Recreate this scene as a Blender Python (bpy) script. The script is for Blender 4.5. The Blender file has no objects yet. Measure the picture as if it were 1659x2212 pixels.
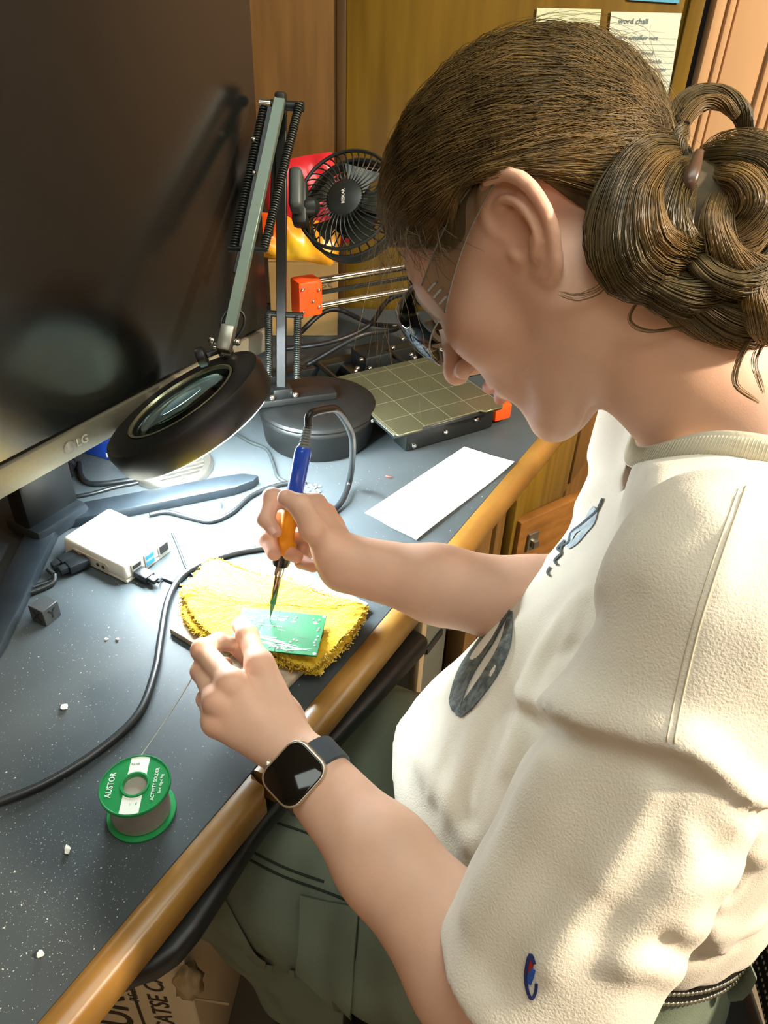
import bpy, bmesh, math, random
import numpy as np
from mathutils import Matrix, Vector
random.seed(7); rng = np.random.default_rng(7)
SC = bpy.context.scene
COL = SC.collection
PI = math.pi

# ------------------------------------------------------------------ camera
IW, IH, FPX = 1659.0, 2212.0, 1660.0
PITCH, ROLL, CAMZ = 0.628, 0.043, 1.308
FW = np.array([0, math.cos(PITCH), -math.sin(PITCH)])
_U = np.array([0, math.sin(PITCH), math.cos(PITCH)]); _R = np.array([1.0, 0, 0])
RT = _R*math.cos(ROLL) + _U*math.sin(ROLL)
UP = -_R*math.sin(ROLL) + _U*math.cos(ROLL)
CAM = np.array([0, 0, CAMZ])
cam_data = bpy.data.cameras.new('camera'); cam = bpy.data.objects.new('camera', cam_data); COL.objects.link(cam)
cam_data.sensor_fit = 'VERTICAL'; cam_data.sensor_height = 24.0; cam_data.lens = 24.0*FPX/IH
cam_data.clip_start = 0.02; cam_data.clip_end = 50
cam.matrix_world = Matrix(((RT[0], UP[0], -FW[0], CAM[0]), (RT[1], UP[1], -FW[1], CAM[1]), (RT[2], UP[2], -FW[2], CAM[2]), (0, 0, 0, 1)))
SC.camera = cam

def ray(px, py): return FW + RT*(px-IW/2)/FPX - UP*(py-IH/2)/FPX
def Z(px, py, z=0.75):
    d = ray(px, py); return CAM + d*(z-CAM[2])/d[2]
def D(px, py, t): return CAM + ray(px, py)*t
def Yp(px, py, y):
    d = ray(px, py); return CAM + d*(y/d[1])

# ------------------------------------------------------------------ world, lights, exposure
SC.view_settings.view_transform = 'Standard'; SC.view_settings.look = 'None'
SC.view_settings.exposure = 0.5; SC.view_settings.gamma = 1.0
SC.view_settings.use_curve_mapping = False
world = bpy.data.worlds.new('world'); SC.world = world; world.use_nodes = True
world.node_tree.nodes['Background'].inputs[0].default_value = (0.5, 0.55, 0.5, 1)
world.node_tree.nodes['Background'].inputs[1].default_value = 0.12

SC.cycles.max_bounces = 6; SC.cycles.diffuse_bounces = 2; SC.cycles.glossy_bounces = 3; SC.cycles.transmission_bounces = 6; SC.cycles.transparent_max_bounces = 8
SC.cycles.use_adaptive_sampling = True; SC.cycles.adaptive_threshold = 0.07; SC.cycles.use_denoising = True; SC.cycles.sample_clamp_indirect = 8.0

def area_light(name, loc, target, size, energy, color, size_y=None, shape=None):
    l = bpy.data.lights.new(name, 'AREA'); l.energy = energy; l.color = color; l.size = size
    if size_y: l.shape = 'RECTANGLE'; l.size_y = size_y
    if shape: l.shape = shape
    o = bpy.data.objects.new(name, l); COL.objects.link(o); o.location = loc
    d = Vector(target)-Vector(loc); o.rotation_euler = d.to_track_quat('-Z', 'Y').to_euler()
    return o
area_light('overhead_fill_light', (0.2, 0.3, 2.58), (0.2, 0.3, 0), 1.2, 10.5, (0.88, 1.0, 0.95), 0.6)
area_light('overhead_fill_light', (1.7, -0.1, 2.58), (1.7, -0.1, 0), 1.2, 15, (1.0, 0.93, 0.80), 0.6)  # added fill, no known fixture; brightens the right wall mirrored in the monitor
area_light('overhead_fill_light', (-0.3, -1.2, 2.58), (-0.3, -1.2, 0), 1.2, 7, (0.92, 1.0, 0.94), 0.6)  # added unseen fill behind the camera, lifts shade under desk and on near sides
area_light('warm_ceiling_spot', (1.65, 0.15, 2.2), (0.15, 0.4, 0.9), 0.12, 62, (1.0, 0.83, 0.63), shape='DISK')

# ------------------------------------------------------------------ materials
def lin(c):
    return tuple(((v/255.0)/12.92 if v/255.0 <= 0.04045 else ((v/255.0+0.055)/1.055)**2.4) for v in c)
def nd(nt, typ, **kw):
    n = nt.nodes.new(typ)
    for k, v in kw.items(): setattr(n, k, v)
    return n
def mat(name, col, rough=0.5, metal=0.0, noise=0.0, nscale=40, bump=0.0, bscale=200, spec=None, coat=0.0, emit=None,
        estr=0, trans=0.0, ior=None, sss=0.0, sssr=(1, .3, .15), stretch=None, col2=None, coord='Object', alpha=1.0, detail=4, sheen=0.0, bdist=0.001):
    m = bpy.data.materials.new(name); m.use_nodes = True; nt = m.node_tree; b = nt.nodes['Principled BSDF']
    c = lin(col); b.inputs['Base Color'].default_value = (*c, 1)
    b.inputs['Roughness'].default_value = rough; b.inputs['Metallic'].default_value = metal
    if spec is not None: b.inputs['Specular IOR Level'].default_value = spec
    if coat: b.inputs['Coat Weight'].default_value = coat; b.inputs['Coat Roughness'].default_value = 0.1
    if emit: b.inputs['Emission Color'].default_value = (*lin(emit), 1); b.inputs['Emission Strength'].default_value = estr
    if trans: b.inputs['Transmission Weight'].default_value = trans
    if ior: b.inputs['IOR'].default_value = ior
    if sss:
        b.inputs['Subsurface Weight'].default_value = sss; b.inputs['Subsurface Radius'].default_value = sssr
        b.inputs['Subsurface Scale'].default_value = 0.006
    if sheen: b.inputs['Sheen Weight'].default_value = sheen
    tc = nd(nt, 'ShaderNodeTexCoord'); src = tc.outputs[coord]
    if stretch:
        mp = nd(nt, 'ShaderNodeMapping'); mp.inputs['Scale'].default_value = stretch; nt.links.new(src, mp.inputs[0]); src = mp.outputs[0]
    if noise or col2:
        n = nd(nt, 'ShaderNodeTexNoise'); n.inputs['Scale'].default_value = nscale; n.inputs['Detail'].default_value = detail
        nt.links.new(src, n.inputs[0])
        mx = nd(nt, 'ShaderNodeMix', data_type='RGBA')
        c2 = lin(col2) if col2 else tuple(v*(1-noise) for v in c)
        mx.inputs[6].default_value = (*c, 1); mx.inputs[7].default_value = (*c2, 1)
        rp = nd(nt, 'ShaderNodeMapRange'); rp.inputs[1].default_value = 0.35; rp.inputs[2].default_value = 0.65
        nt.links.new(n.outputs[0], rp.inputs[0]); nt.links.new(rp.outputs[0], mx.inputs[0]); nt.links.new(mx.outputs[2], b.inputs['Base Color'])
    if bump:
        n2 = nd(nt, 'ShaderNodeTexNoise'); n2.inputs['Scale'].default_value = bscale; n2.inputs['Detail'].default_value = 3
        nt.links.new(src, n2.inputs[0])
        bp = nd(nt, 'ShaderNodeBump'); bp.inputs['Strength'].default_value = bump; bp.inputs['Distance'].default_value = bdist
        nt.links.new(n2.outputs[0], bp.inputs['Height']); nt.links.new(bp.outputs[0], b.inputs['Normal'])
    return m

# ------------------------------------------------------------------ objects, tags
def tag(o, label, cat=None, group=None, kind=None):
    if label: o['label'] = label
    if cat: o['category'] = cat
    if group: o['group'] = group
    if kind: o['kind'] = kind
    return o
def root(name, loc, label, cat, group=None):
    o = bpy.data.objects.new(name, None); COL.objects.link(o); o.location = Vector([float(v) for v in loc])
    o.empty_display_size = 0.02
    return tag(o, label, cat, group)
def world_origin(o):
    v = np.zeros(3)
    while o is not None: v = v + np.array(o.location); o = o.parent
    return v
def mobj(name, verts, faces, m, parent=None, smooth=40, origin=None, label=None):
    """verts in world coordinates; the mesh is stored about its own origin"""
    V = np.asarray(verts, dtype=float)
    if origin is None: origin = V.mean(0) if len(V) else np.zeros(3)
    origin = np.asarray(origin, dtype=float)
    me = bpy.data.meshes.new(name); me.from_pydata([tuple(v) for v in (V-origin)], [], [tuple(f) for f in faces]); me.update()
    if smooth:
        me.polygons.foreach_set('use_smooth', [True]*len(me.polygons))
        if smooth < 180: me.set_sharp_from_angle(angle=math.radians(smooth))
    me.materials.append(m)
    o = bpy.data.objects.new(name, me); COL.objects.link(o)
    if parent is not None:
        o.parent = parent; origin = origin - world_origin(parent)
    o.location = Vector([float(v) for v in origin])
    if label: o['label'] = label
    return o
def frame(o, x=(1, 0, 0), z=(0, 0, 1)):
    """4x4 with z axis exactly z and x axis close to x"""
    z = np.asarray(z, float); z = z/np.linalg.norm(z); x = np.asarray(x, float); x = x-z*(x@z); x = x/np.linalg.norm(x); y = np.cross(z, x)
    M = np.eye(4); M[:3, 0] = x; M[:3, 1] = y; M[:3, 2] = z; M[:3, 3] = o
    return M
def yawf(o, a): return frame(o, (math.cos(a), math.sin(a), 0))
class MB:
    def __init__(s, M=None): s.v = []; s.f = []; s.M = np.eye(4) if M is None else M
    def add(s, V, F, M=None):
        V = np.asarray(V, float); T = s.M if M is None else s.M@M
        V = V@T[:3, :3].T+T[:3, 3]; k = len(s.v); s.v.extend(V.tolist()); s.f.extend([[i+k for i in f] for f in F]); return s
    def bm(s, b, M=None):
        b.verts.index_update(); V = [v.co[:] for v in b.verts]; F = [[v.index for v in f.verts] for f in b.faces]; b.free(); return s.add(V, F, M)
    def box(s, c, d, bev=0.0, seg=2, M=None):
        b = bmesh.new(); bmesh.ops.create_cube(b, size=1)
        for v in b.verts: v.co = Vector((c[0]+v.co.x*d[0], c[1]+v.co.y*d[1], c[2]+v.co.z*d[2]))
        if bev: bmesh.ops.bevel(b, geom=list(b.edges), offset=bev, segments=seg, profile=0.5, affect='EDGES')
        return s.bm(b, M)
    def prism(s, poly, z0, z1, bev=0.0, seg=2, M=None):
        b = bmesh.new(); lo = [b.verts.new((p[0], p[1], z0)) for p in poly]; hi = [b.verts.new((p[0], p[1], z1)) for p in poly]; n = len(poly)
        b.faces.new(lo[::-1]); b.faces.new(hi)
        for i in range(n): b.faces.new((lo[i], lo[(i+1) % n], hi[(i+1) % n], hi[i]))
        bmesh.ops.recalc_face_normals(b, faces=b.faces)
        if bev: bmesh.ops.bevel(b, geom=list(b.edges), offset=bev, segments=seg, profile=0.5, affect='EDGES', clamp_overlap=True)
        return s.bm(b, M)
    def lathe(s, prof, n=32, M=None, closed=False, arc=2*PI):
        V = []; F = []; full = abs(arc-2*PI) < 1e-6; m = len(prof); cnt = n if full else n+1
        for i in range(cnt):
            a = arc*i/n
            for r_, z_ in prof: V.append((r_*math.cos(a), r_*math.sin(a), z_))
        for i in range(n):
            j = (i+1) % cnt
            for k in range(m-1 if not closed else m):
                k2 = (k+1) % m
                F.append((i*m+k, j*m+k, j*m+k2, i*m+k2))
        if not closed and full:
            if prof[0][0] > 1e-6: F.append([i*m for i in range(n)][::-1])
            if prof[-1][0] > 1e-6: F.append([i*m+m-1 for i in range(n)])
        return s.add(V, F, M)
    def tube(s, pts, r, n=10, closed=False, caps=True, M=None, flat=1.0):
        P = np.asarray(pts, float); m = len(P); R = np.full(m, r, float) if np.isscalar(r) else np.asarray(r, float)
        T = np.gradient(P, axis=0) if not closed else np.roll(P, -1, 0)-np.roll(P, 1, 0)
        T /= (np.linalg.norm(T, axis=1, keepdims=True)+1e-12)
        ref = np.array([0, 0, 1.0]) if abs(T[0][2]) < 0.9 else np.array([1.0, 0, 0])
        N = []; nn = ref-T[0]*(ref@T[0]); nn /= np.linalg.norm(nn)
        for t in T:
            nn = nn-t*(nn@t); nn /= (np.linalg.norm(nn)+1e-12); N.append(nn)
        N = np.array(N); Bn = np.cross(T, N); a = np.arange(n)*2*PI/n
        V = (P[:, None, :]+R[:, None, None]*(np.cos(a)[None, :, None]*N[:, None, :]*flat+np.sin(a)[None, :, None]*Bn[:, None, :])).reshape(-1, 3)
        F = []
        for i in range(m if closed else m-1):
            i2 = (i+1) % m
            for k in range(n):
                k2 = (k+1) % n; F.append((i*n+k, i*n+k2, i2*n+k2, i2*n+k))
        if caps and not closed: F.append(list(range(n))[::-1]); F.append([(m-1)*n+k for k in range(n)])
        return s.add(V, F, M)
    def cyl(s, a, b, r, r2=None, n=20, bev=0.0):
        a = np.asarray(a, float); b = np.asarray(b, float); L = np.linalg.norm(b-a); r2 = r if r2 is None else r2
        M = frame(a, (1, 0.01, 0.02) if abs((b-a)[0]) < .9*L else (0, 1, 0), b-a)
        pr = [(r, 0), (r2, L)] if not bev else [(r-bev, 0), (r-bev*.3, bev*.3), (r, bev), (r2, L-bev), (r2-bev*.3, L-bev*.3), (r2-bev, L)]
        return s.lathe(pr, n, M)
    def sph(s, c, r, n=14, sc=(1, 1, 1)):
        pr = [(max(1e-7, math.sin(PI*i/n))*r, -math.cos(PI*i/n)*r) for i in range(n+1)]
        M = np.eye(4); M[:3, :3] = np.diag(sc); M[:3, 3] = c
        return s.lathe(pr, 2*n, M)
    def build(s, name, m, parent=None, smooth=40, origin=None, label=None):
        return mobj(name, s.v, s.f, m, parent, smooth, origin, label)
def spline(pts, n=60, closed=False):
    P = np.asarray(pts, float); out = []
    if closed: Q = np.vstack([P[-1], P, P[0], P[1]])
    else: Q = np.vstack([2*P[0]-P[1], P, 2*P[-1]-P[-2]])
    k = len(Q)-3
    for i in range(n):
        u = k*i/(n if closed else n-1); j = min(int(u), k-1); t = u-j; p0, p1, p2, p3 = Q[j:j+4]
        out.append(0.5*((2*p1)+(-p0+p2)*t+(2*p0-5*p1+4*p2-p3)*t*t+(-p0+3*p1-3*p2+p3)*t**3))
    return np.array(out)
def text_mesh(txt, size, M, depth=0.0002, extr=0.0001, align='CENTER', sx=1.0, font_bold=False):
    """vector lettering turned into mesh data, baked with matrix M (x right, y up, z out)"""
    cu = bpy.data.curves.new('lettering', 'FONT'); cu.body = txt; cu.size = size; cu.align_x = align; cu.align_y = 'CENTER'; cu.extrude = extr; cu.resolution_u = 3
    if font_bold: cu.offset = size*0.012
    o = bpy.data.objects.new('lettering', cu); COL.objects.link(o)
    dg = bpy.context.evaluated_depsgraph_get(); me = bpy.data.meshes.new_from_object(o.evaluated_get(dg))
    V = np.array([v.co[:] for v in me.vertices]) if len(me.vertices) else np.zeros((0, 3)); F = [list(p.vertices) for p in me.polygons]
    bpy.data.objects.remove(o); bpy.data.curves.remove(cu); bpy.data.meshes.remove(me)
    if len(V): V[:, 0] *= sx; V = (V+np.array([0, 0, depth]))@M[:3, :3].T+M[:3, 3]
    return V, F
# ================================================================== the setting
E_ = np.array([.483, .875, 0]); E_ = E_/np.linalg.norm(E_)      # along the desk's front edge
NO = np.array([E_[1], -E_[0], 0])                               # outward from the desk, towards the sitter
P0 = np.array([-.056, .471, 0])
def DK(t, s, z): return P0+E_*t-NO*s+np.array([0, 0, z])
DTOP = 0.75
EDGE_A = math.atan2(E_[1], E_[0])
WY = 1.45

m_floor = mat('floor_vinyl', (120, 108, 90), .55, noise=.25, nscale=6, bump=.1, bscale=80)
m_wallp = mat('painted_wall', (150, 120, 85), .7, noise=.08, nscale=3, bump=.05, bscale=120)
m_ceil = mat('ceiling_paint', (190, 180, 160), .8, noise=.05, nscale=5)
m_gold = mat('golden_oak_veneer', (116, 90, 22), .38, col2=(98, 74, 14), nscale=5, stretch=(9, 9, .7), bump=.05, bscale=30, detail=6)
m_brown = mat('brown_oak_veneer', (112, 80, 36), .42, col2=(94, 66, 28), nscale=5, stretch=(9, 9, .7), bump=.05, bscale=30, detail=6)
m_darkwood = mat('dark_stained_wood', (78, 56, 24), .45, col2=(58, 40, 18), nscale=6, stretch=(9, 9, .8), detail=5)
m_casing = mat('pinkish_beige_casing', (186, 146, 104), .5, noise=.1, nscale=4, stretch=(4, 4, .5))
m_shadowgap = mat('dark_gap', (20, 16, 10), .8, noise=.2)

def structure(name, mb, m, smooth=30):
    o = mb.build(name, m, None, smooth); o['kind'] = 'structure'; return o
structure('floor', MB().box((.3, -.2, -.02), (5.2, 5.2, .04)), m_floor)
structure('ceiling', MB().box((.3, -.2, 2.64), (5.2, 5.2, .04)), m_ceil)
structure('wall_right', MB().box((2.6, -.2, 1.31), (.06, 3.4, 2.6)), m_wallp)
structure('wall_left', MB().box((-1.75, -.2, 1.31), (.06, 3.4, 2.6)), m_wallp)
structure('wall_front', MB().box((.3, -2.0, 1.31), (4.4, .06, 2.6)), m_wallp)
wb = structure('wall_back', MB().box((.43, WY+.05, 1.31), (4.4, .06, 2.6)), m_darkwood)
# panels of the back wall (each a piece of its own)
def wpanel(name, x0, x1, z0, z1, th, m, y=WY, bev=.002, label=None):
    return MB().box(((x0+x1)/2, y+.02-th/2, (z0+z1)/2), (x1-x0, th, z1-z0), bev).build(name, m, wb, 40, label=label)
XB = float(Yp(742, 300, WY)[0])
wpanel('wood_panel', -1.7, XB-.012, .02, 2.6, .018, m_brown, label='brown oak wall panel')
wpanel('panel_stile', XB-.012, XB+.004, .02, 2.6, .022, m_darkwood)
XD0 = float(Yp(1490, 0, WY)[0]); XD1 = float(Yp(1540, 0, WY)[0])
wpanel('wood_panel', XB+.004, XD0, .02, 2.6, .018, m_gold, label='golden oak wall panel')
wpanel('panel_stile', XD0, XD1-.012, .02, 2.6, .026, m_gold)
wpanel('dark_reveal', XD1-.012, XD1, .02, 2.6, .012, m_shadowgap)
# fluted casing beside the panels
cs = XD1
tr = MB()
for i, (w, th) in enumerate([(.016, .040), (.005, .030), (.010, .040), (.005, .028), (.062, .034), (.006, .026), (.010, .038), (.006, .028), (.010, .036), (.006, .026), (.16, .034)]):
    tr.box((cs+w/2, WY+.02-th/2, 1.31), (w, th, 2.58), .0015); cs += w
trim = structure('trim_1', tr, m_casing)
wpanel('wood_panel', cs, 2.55, .02, 2.6, .02, m_casing)

# ------------------------------------------------------------------ desk
def desk_mat():
    m = mat('black_laminate', (68, 75, 78), .52, noise=.22, nscale=7, bump=.06, bscale=900, spec=.22)
    nt = m.node_tree; b = nt.nodes['Principled BSDF']
    tc = nd(nt, 'ShaderNodeTexCoord')
    v = nd(nt, 'ShaderNodeTexVoronoi'); v.inputs['Scale'].default_value = 210; nt.links.new(tc.outputs['Object'], v.inputs[0])
    n = nd(nt, 'ShaderNodeTexNoise'); n.inputs['Scale'].default_value = 9; n.inputs['Detail'].default_value = 5; nt.links.new(tc.outputs['Object'], n.inputs[0])
    lt = nd(nt, 'ShaderNodeMath', operation='LESS_THAN'); nt.links.new(v.outputs['Distance'], lt.inputs[0])
    mr = nd(nt, 'ShaderNodeMapRange'); mr.inputs[1].default_value = .45; mr.inputs[2].default_value = .75; mr.inputs[3].default_value = .02; mr.inputs[4].default_value = .17
    nt.links.new(n.outputs[0], mr.inputs[0]); nt.links.new(mr.outputs[0], lt.inputs[1])
    mx = nd(nt, 'ShaderNodeMix', data_type='RGBA'); mx.inputs[7].default_value = (*lin((118, 126, 126)), 1)
    old = b.inputs['Base Color'].links[0].from_socket
    nt.links.new(old, mx.inputs[6]); nt.links.new(lt.outputs[0], mx.inputs[0]); nt.links.new(mx.outputs[2], b.inputs['Base Color'])
    return m
m_desk = desk_mat()
m_trim = mat('honey_oak_edge', (150, 110, 50), .36, col2=(116, 82, 32), nscale=9, stretch=(1, 1, 1), bump=.1, bscale=150, coat=.15, detail=6)
m_black = mat('black_plastic', (20, 22, 22), .45, noise=.15, nscale=30, bump=.04, bscale=600)
m_blackm = mat('black_painted_metal', (24, 28, 27), .36, noise=.2, nscale=20)
TA, TB = -.78, (WY-.471-.012)/E_[1]
corner = DK(TB, 0, 0)
desk = root('desk', DK(0, .3, 0), 'black topped desk with honey oak front edge, strewn with solder dust', 'desk')
poly = [DK(TA, 0, 0)[:2], corner[:2], (-1.0, WY-.012), (-1.0, -.1), DK(TA, .5, 0)[:2]]
MB().prism(poly, DTOP-.03, DTOP, .0012, 1).build('desktop', m_desk, desk, 40)
def trim_piece(t0, t1, chip=False):
    # rounded oak nosing swept along the front edge
    prof = [(0, -.030), (0, .000), (-.004, .0022), (-.011, .0028), (-.017, .0012), (-.0205, -.003), (-.022, -.009), (-.022, -.026), (-.019, -.030)]
    V = []; F = []; n = len(prof)
    ts = [t0, t1]
    for k, t in enumerate(ts):
        for i, (s, z) in enumerate(prof):
            dt = 0.0
            if chip and k == 1: dt = -.012*(i/(n-1))+.002*math.sin(i*2.1)
            V.append(DK(t+dt, s, DTOP+z))
    for i in range(n): F.append((i, (i+1) % n, n+(i+1) % n, n+i))
    F.append(list(range(n))[::-1]); F.append(list(range(n, 2*n)))
    mb = MB(); mb.add(V, F); mb.build('edge_trim', m_trim, desk, 50)
TC = float((Z(556, 1680)-P0)@E_)
trim_piece(TA, TC, True); trim_piece(TC+.004, TB)
# legs and cabinet carcass below the desk
for t, s in [(-.7, .1), (-.7, .45)]:
    MB().box((0, 0, .36), (.05, .05, .72), .003, M=yawf(DK(t, s, 0), EDGE_A)).build('leg', m_black, desk)

# pull-out tray under the edge: black slab with a rounded end
tray_out = [Z(*p, .70)[:2] for p in [(930, 1378), (720, 1608), (560, 1800), (482, 1925), (430, 2005), (385, 2060), (330, 2098), (285, 2110)]]
t_in = [DK(-.30, .02, 0)[:2], DK(-.1, .1, 0)[:2], DK(.2, .1, 0)[:2]]
tray = MB().prism([tuple(p) for p in tray_out]+[tuple(p) for p in t_in], .678, .702, .008, 3).build('keyboard_tray', m_black)
tag(tray, 'black keyboard tray with a rounded end running beneath the oak desk edge', 'tray')

# wooden cabinet under the far end of the desk, with a door ajar
cab = root('base_cabinet', DK(.50, .2, 0), 'brown wooden base cabinet under the far end of the desk, door ajar', 'cabinet')
CS = .022
def cpiece(name, t0, t1, z0, z1, s0, th, m, bev=.002):
    return MB().box(((t0+t1)/2, s0+th/2, (z0+z1)/2), (t1-t0, th, z1-z0), bev, M=np.array([[E_[0], -NO[0], 0, P0[0]], [E_[1], -NO[1], 0, P0[1]], [0, 0, 1, 0], [0, 0, 0, 1]])).build(name, m, cab)
CT0, CT1 = .42, 1.06
cpiece('carcass', CT0+.02, CT1, .08, .715, CS+.02, .42, m_darkwood)
cpiece('face_frame', CT0, CT0+.055, .08, .715, CS-.006, .03, m_brown)
cpiece('face_frame', CT0+.055, CT1, .655, .715, CS-.004, .026, m_brown)
cpiece('face_frame', CT0+.085, CT0+.12, .08, .655, CS-.002, .024, m_brown)
cpiece('drawer_front', CT0+.125, CT0+.42, .50, .648, CS-.014, .02, m_gold)
cpiece('drawer_front', CT0+.44, CT0+.70, .50, .648, CS-.014, .02, m_brown)
cpiece('door_panel', CT0+.125, CT0+.42, .10, .49, CS-.010, .018, m_gold)
cpiece('door_panel', CT0+.44, CT0+.70, .10, .49, CS-.010, .018, m_brown)
h0 = Z(1118, 1125, .60); h1 = Z(1300, 1045, .60)
dd = (h1-h0); dl = np.linalg.norm(dd); da = math.atan2(dd[1], dd[0])
m_door = mat('orange_oak_door', (138, 92, 40), .4, col2=(110, 72, 28), nscale=6, stretch=(3, 3, 9), detail=5)
Md = yawf((h0[0], h0[1], 0), da)
dr = MB(Md).box((.14, 0, .36), (.28, .018, .48), .003).build('door', m_door, cab)
MB(Md).box((.14, -.011, .34), (.19, .008, .34), .002).build('door_inset', m_brown, dr)
m_steel = mat('worn_steel', (150, 148, 136), .35, metal=.9, noise=.3, nscale=60)
MB(Md).box((.030, -.0115, .555), (.022, .005, .034), .002).box((.03, -.017, .553), (.012, .01, .014), .002).build('latch', m_steel, dr)
hg = MB(Md).box((-.035, -.012, .52), (.05, .012, .012), .002).cyl((-.062, -.02, .50), (-.062, -.02, .56), .006)
hg.tube(spline([(-.09, -.02, .56), (-.07, -.03, .575), (-.055, -.03, .56), (-.052, -.03, .52)], 14), .004, 8).box((.02, -.016, .515), (.07, .02, .008), .002)
hg.build('hinge', m_steel, cab)

# far under-desk things seen in the gap below the right arm
gp = root('filing_pedestal', DK(.345, .14, 0), 'dark grey pedestal with a pale front edge standing under the desk', 'pedestal')
Mg = np.array([[E_[0], -NO[0], 0, P0[0]], [E_[1], -NO[1], 0, P0[1]], [0, 0, 1, 0], [0, 0, 0, 1]])
MB(Mg).box((.352, .145, .32), (.10, .21, .62), .004).build('body', mat('grey_green_metal', (86, 88, 78), .5, noise=.1), gp)
MB(Mg).box((.294, .036, .32), (.016, .016, .62), .003).build('front_edge', mat('beige_edge', (150, 132, 100), .5, noise=.1), gp)
MB(Mg).box((.352, .0375, .50), (.05, .005, .012), .002).build('pull', m_blackm, gp)

# ------------------------------------------------------------------ notes on the golden panel
m_paper = mat('lined_paper', (206, 214, 196), .8, noise=.04, nscale=30, bump=.05, bscale=300)
m_ink = mat('blue_grey_ink', (96, 116, 128), .8, noise=.1)
m_rule = mat('ruling_line', (165, 178, 168), .8, noise=.1)
def note(corners, label, lines, ruled=True, m=m_paper, cat='note'):
    # corners px: tl,tr,br,bl projected on the panel plane
    y = WY-.0004-.0006
    C4 = [Yp(px, py, y) for px, py in corners]
    r_ = root('handwritten_note' if lines else 'paper_card', sum(C4)/4, label, cat)
    V = [c+np.array([0, dy, 0]) for dy in (0, -.0008) for c in C4]
    MB().add(V, [(0, 1, 2, 3), (7, 6, 5, 4), (0, 4, 5, 1), (1, 5, 6, 2), (2, 6, 7, 3), (3, 7, 4, 0)]).build('sheet', m, r_, 0)
    tl, tr_, br, bl = C4; X = (tr_-tl); Yv = (bl-tl); w = np.linalg.norm(X); X = X/w; h = np.linalg.norm(Yv); Yv = Yv/h
    off = np.array([0, -.0013, 0])
    if ruled:
        mb = MB(); k = 0; yy = .034
        while yy < h:
            p = tl+off+Yv*yy; mb.add([p+X*.003, p+X*(w-.003), p+X*(w-.003)+Yv*.0006, p+X*.003+Yv*.0006], [(0, 3, 2, 1)]); yy += .0085
        mb.build('ruling', m_rule, r_, 0)
    if lines:
        mb = MB()
        for (txt, x, yy, sz) in lines:
            V, F = text_mesh(txt, sz, frame(tl+off*1.2+X*x*w+Yv*yy, X, (0, -1, 0)), align='LEFT', sx=1.05)
            if len(V): mb.add(V, F)
        mb.build('handwriting', m_ink, r_, 0)
    return r_
note([(1320, 25), (1472.5, 28.5), (1440, 225), (1300, 225)], 'lined note covered in handwriting pinned on golden panel right of the head',
     [('word chall', .12, .012, .0105), ('zero smaller net', .10, .034, .0098), ('1   don\'t beyond', .14, .055, .0085), ('don\'t be bounds', .28, .066, .0085), ('read in 12 pages', .36, .077, .0085), ('so then we', .42, .088, .0085), ('it run', .45, .099, .0085)])
note([(1160, 17), (1299, 20), (1285, 130), (1150, 130)], 'creased pale note half hidden behind the top of the head', [], ruled=False, m=mat('pale_green_paper', (206, 214, 178), .8, noise=.1, nscale=25, bump=.5, bscale=60, bdist=.002))
note([(1340, -40), (1469, -40), (1467, 7), (1358, 0)], 'bright blue card at the very top edge above the handwritten note', [], ruled=False, m=mat('blue_card', (84, 160, 196), .6, noise=.05), cat='card')
# ================================================================== monitor
m_screen = mat('screen_glass', (14, 16, 15), .24, noise=.1, spec=.9)
m_bezel = mat('warm_grey_bezel', (136, 130, 112), .42, metal=.35, noise=.06, nscale=300)
m_stand = mat('dark_stand_metal', (42, 50, 56), .38, metal=.3, noise=.2, nscale=60, bump=.1, bscale=700)
MC = -.63
def MP(al, off, z): return E_*al+NO*(MC+off)+np.array([0, 0, z])       # point on the screen plane
mz0 = .858
A0, A1 = .085, .795
mon = root('computer_monitor', MP(.435, -.06, DTOP), 'large dark flat monitor with a grey bottom bezel on a v-shaped stand', 'monitor')
Mm = frame(MP((A0+A1)/2, 0, mz0), E_, (0, 0, 1))          # x along E, y = z cross x -> -NO (inwards)
w = A1-A0; hh = .43
MB(Mm).box((0, .022, hh/2), (w, .036, hh), .004).build('housing', m_black, mon)
MB(Mm).box((0, .003, .034+(hh-.036)/2), (w-.004, .004, hh-.038), .0012, 1).build('screen', m_screen, mon)
MB(Mm).box((0, .002, .0155), (w, .008, .031), .0015).build('bottom_bezel', m_bezel, mon)
lg = MB(); pl = Z(157, 962, .872)
al = None
for q in np.linspace(A0, A1, 400):
    pp = MP(q, .003, mz0+.015); d_ = pp-CAM; x_ = IW/2+FPX*(d_@RT)/(d_@FW)
    if al is None and x_ > 157: al = q
Ml = frame(MP(al, .0026, mz0+.0155), E_, NO)
V, F = text_mesh('LG', .0135, Ml@np.array([[1, 0, 0, .013], [0, 1, 0, 0], [0, 0, 1, 0], [0, 0, 0, 1]]), font_bold=True); lg.add(V, F)
lg.lathe([(.0072, .0002), (.0060, .0002)], 24, Ml@np.diag([1, 1, 1, 1.])@np.array([[1, 0, 0, -.004], [0, 1, 0, 0], [0, 0, 1, 0], [0, 0, 0, 1]]))
lg.box((-.005, .001, .0002), (.0012, .006, .0002), M=Ml).box((-.0025, -.002, .0002), (.005, .0012, .0002), M=Ml)
lg.build('logo', mat('silver_print', (196, 192, 178), .4, noise=.05), mon, 0)
vc = np.array([-.392, .714]); 
def leg(p1, wid, name):
    p1 = np.array(p1); d_ = p1-vc; L = np.linalg.norm(d_); a_ = math.atan2(d_[1], d_[0])
    poly = [(-.015, -wid/2), (L*.86, -wid*.42), (L*.96, -wid*.22), (L, 0.002), (L*.93, wid*.42), (L*.8, wid*.5), (-.015, wid/2)]
    MB(yawf((vc[0], vc[1], DTOP), a_)).prism(poly, .0, .013, .0025, 2).build(name, m_stand, mon)
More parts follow.
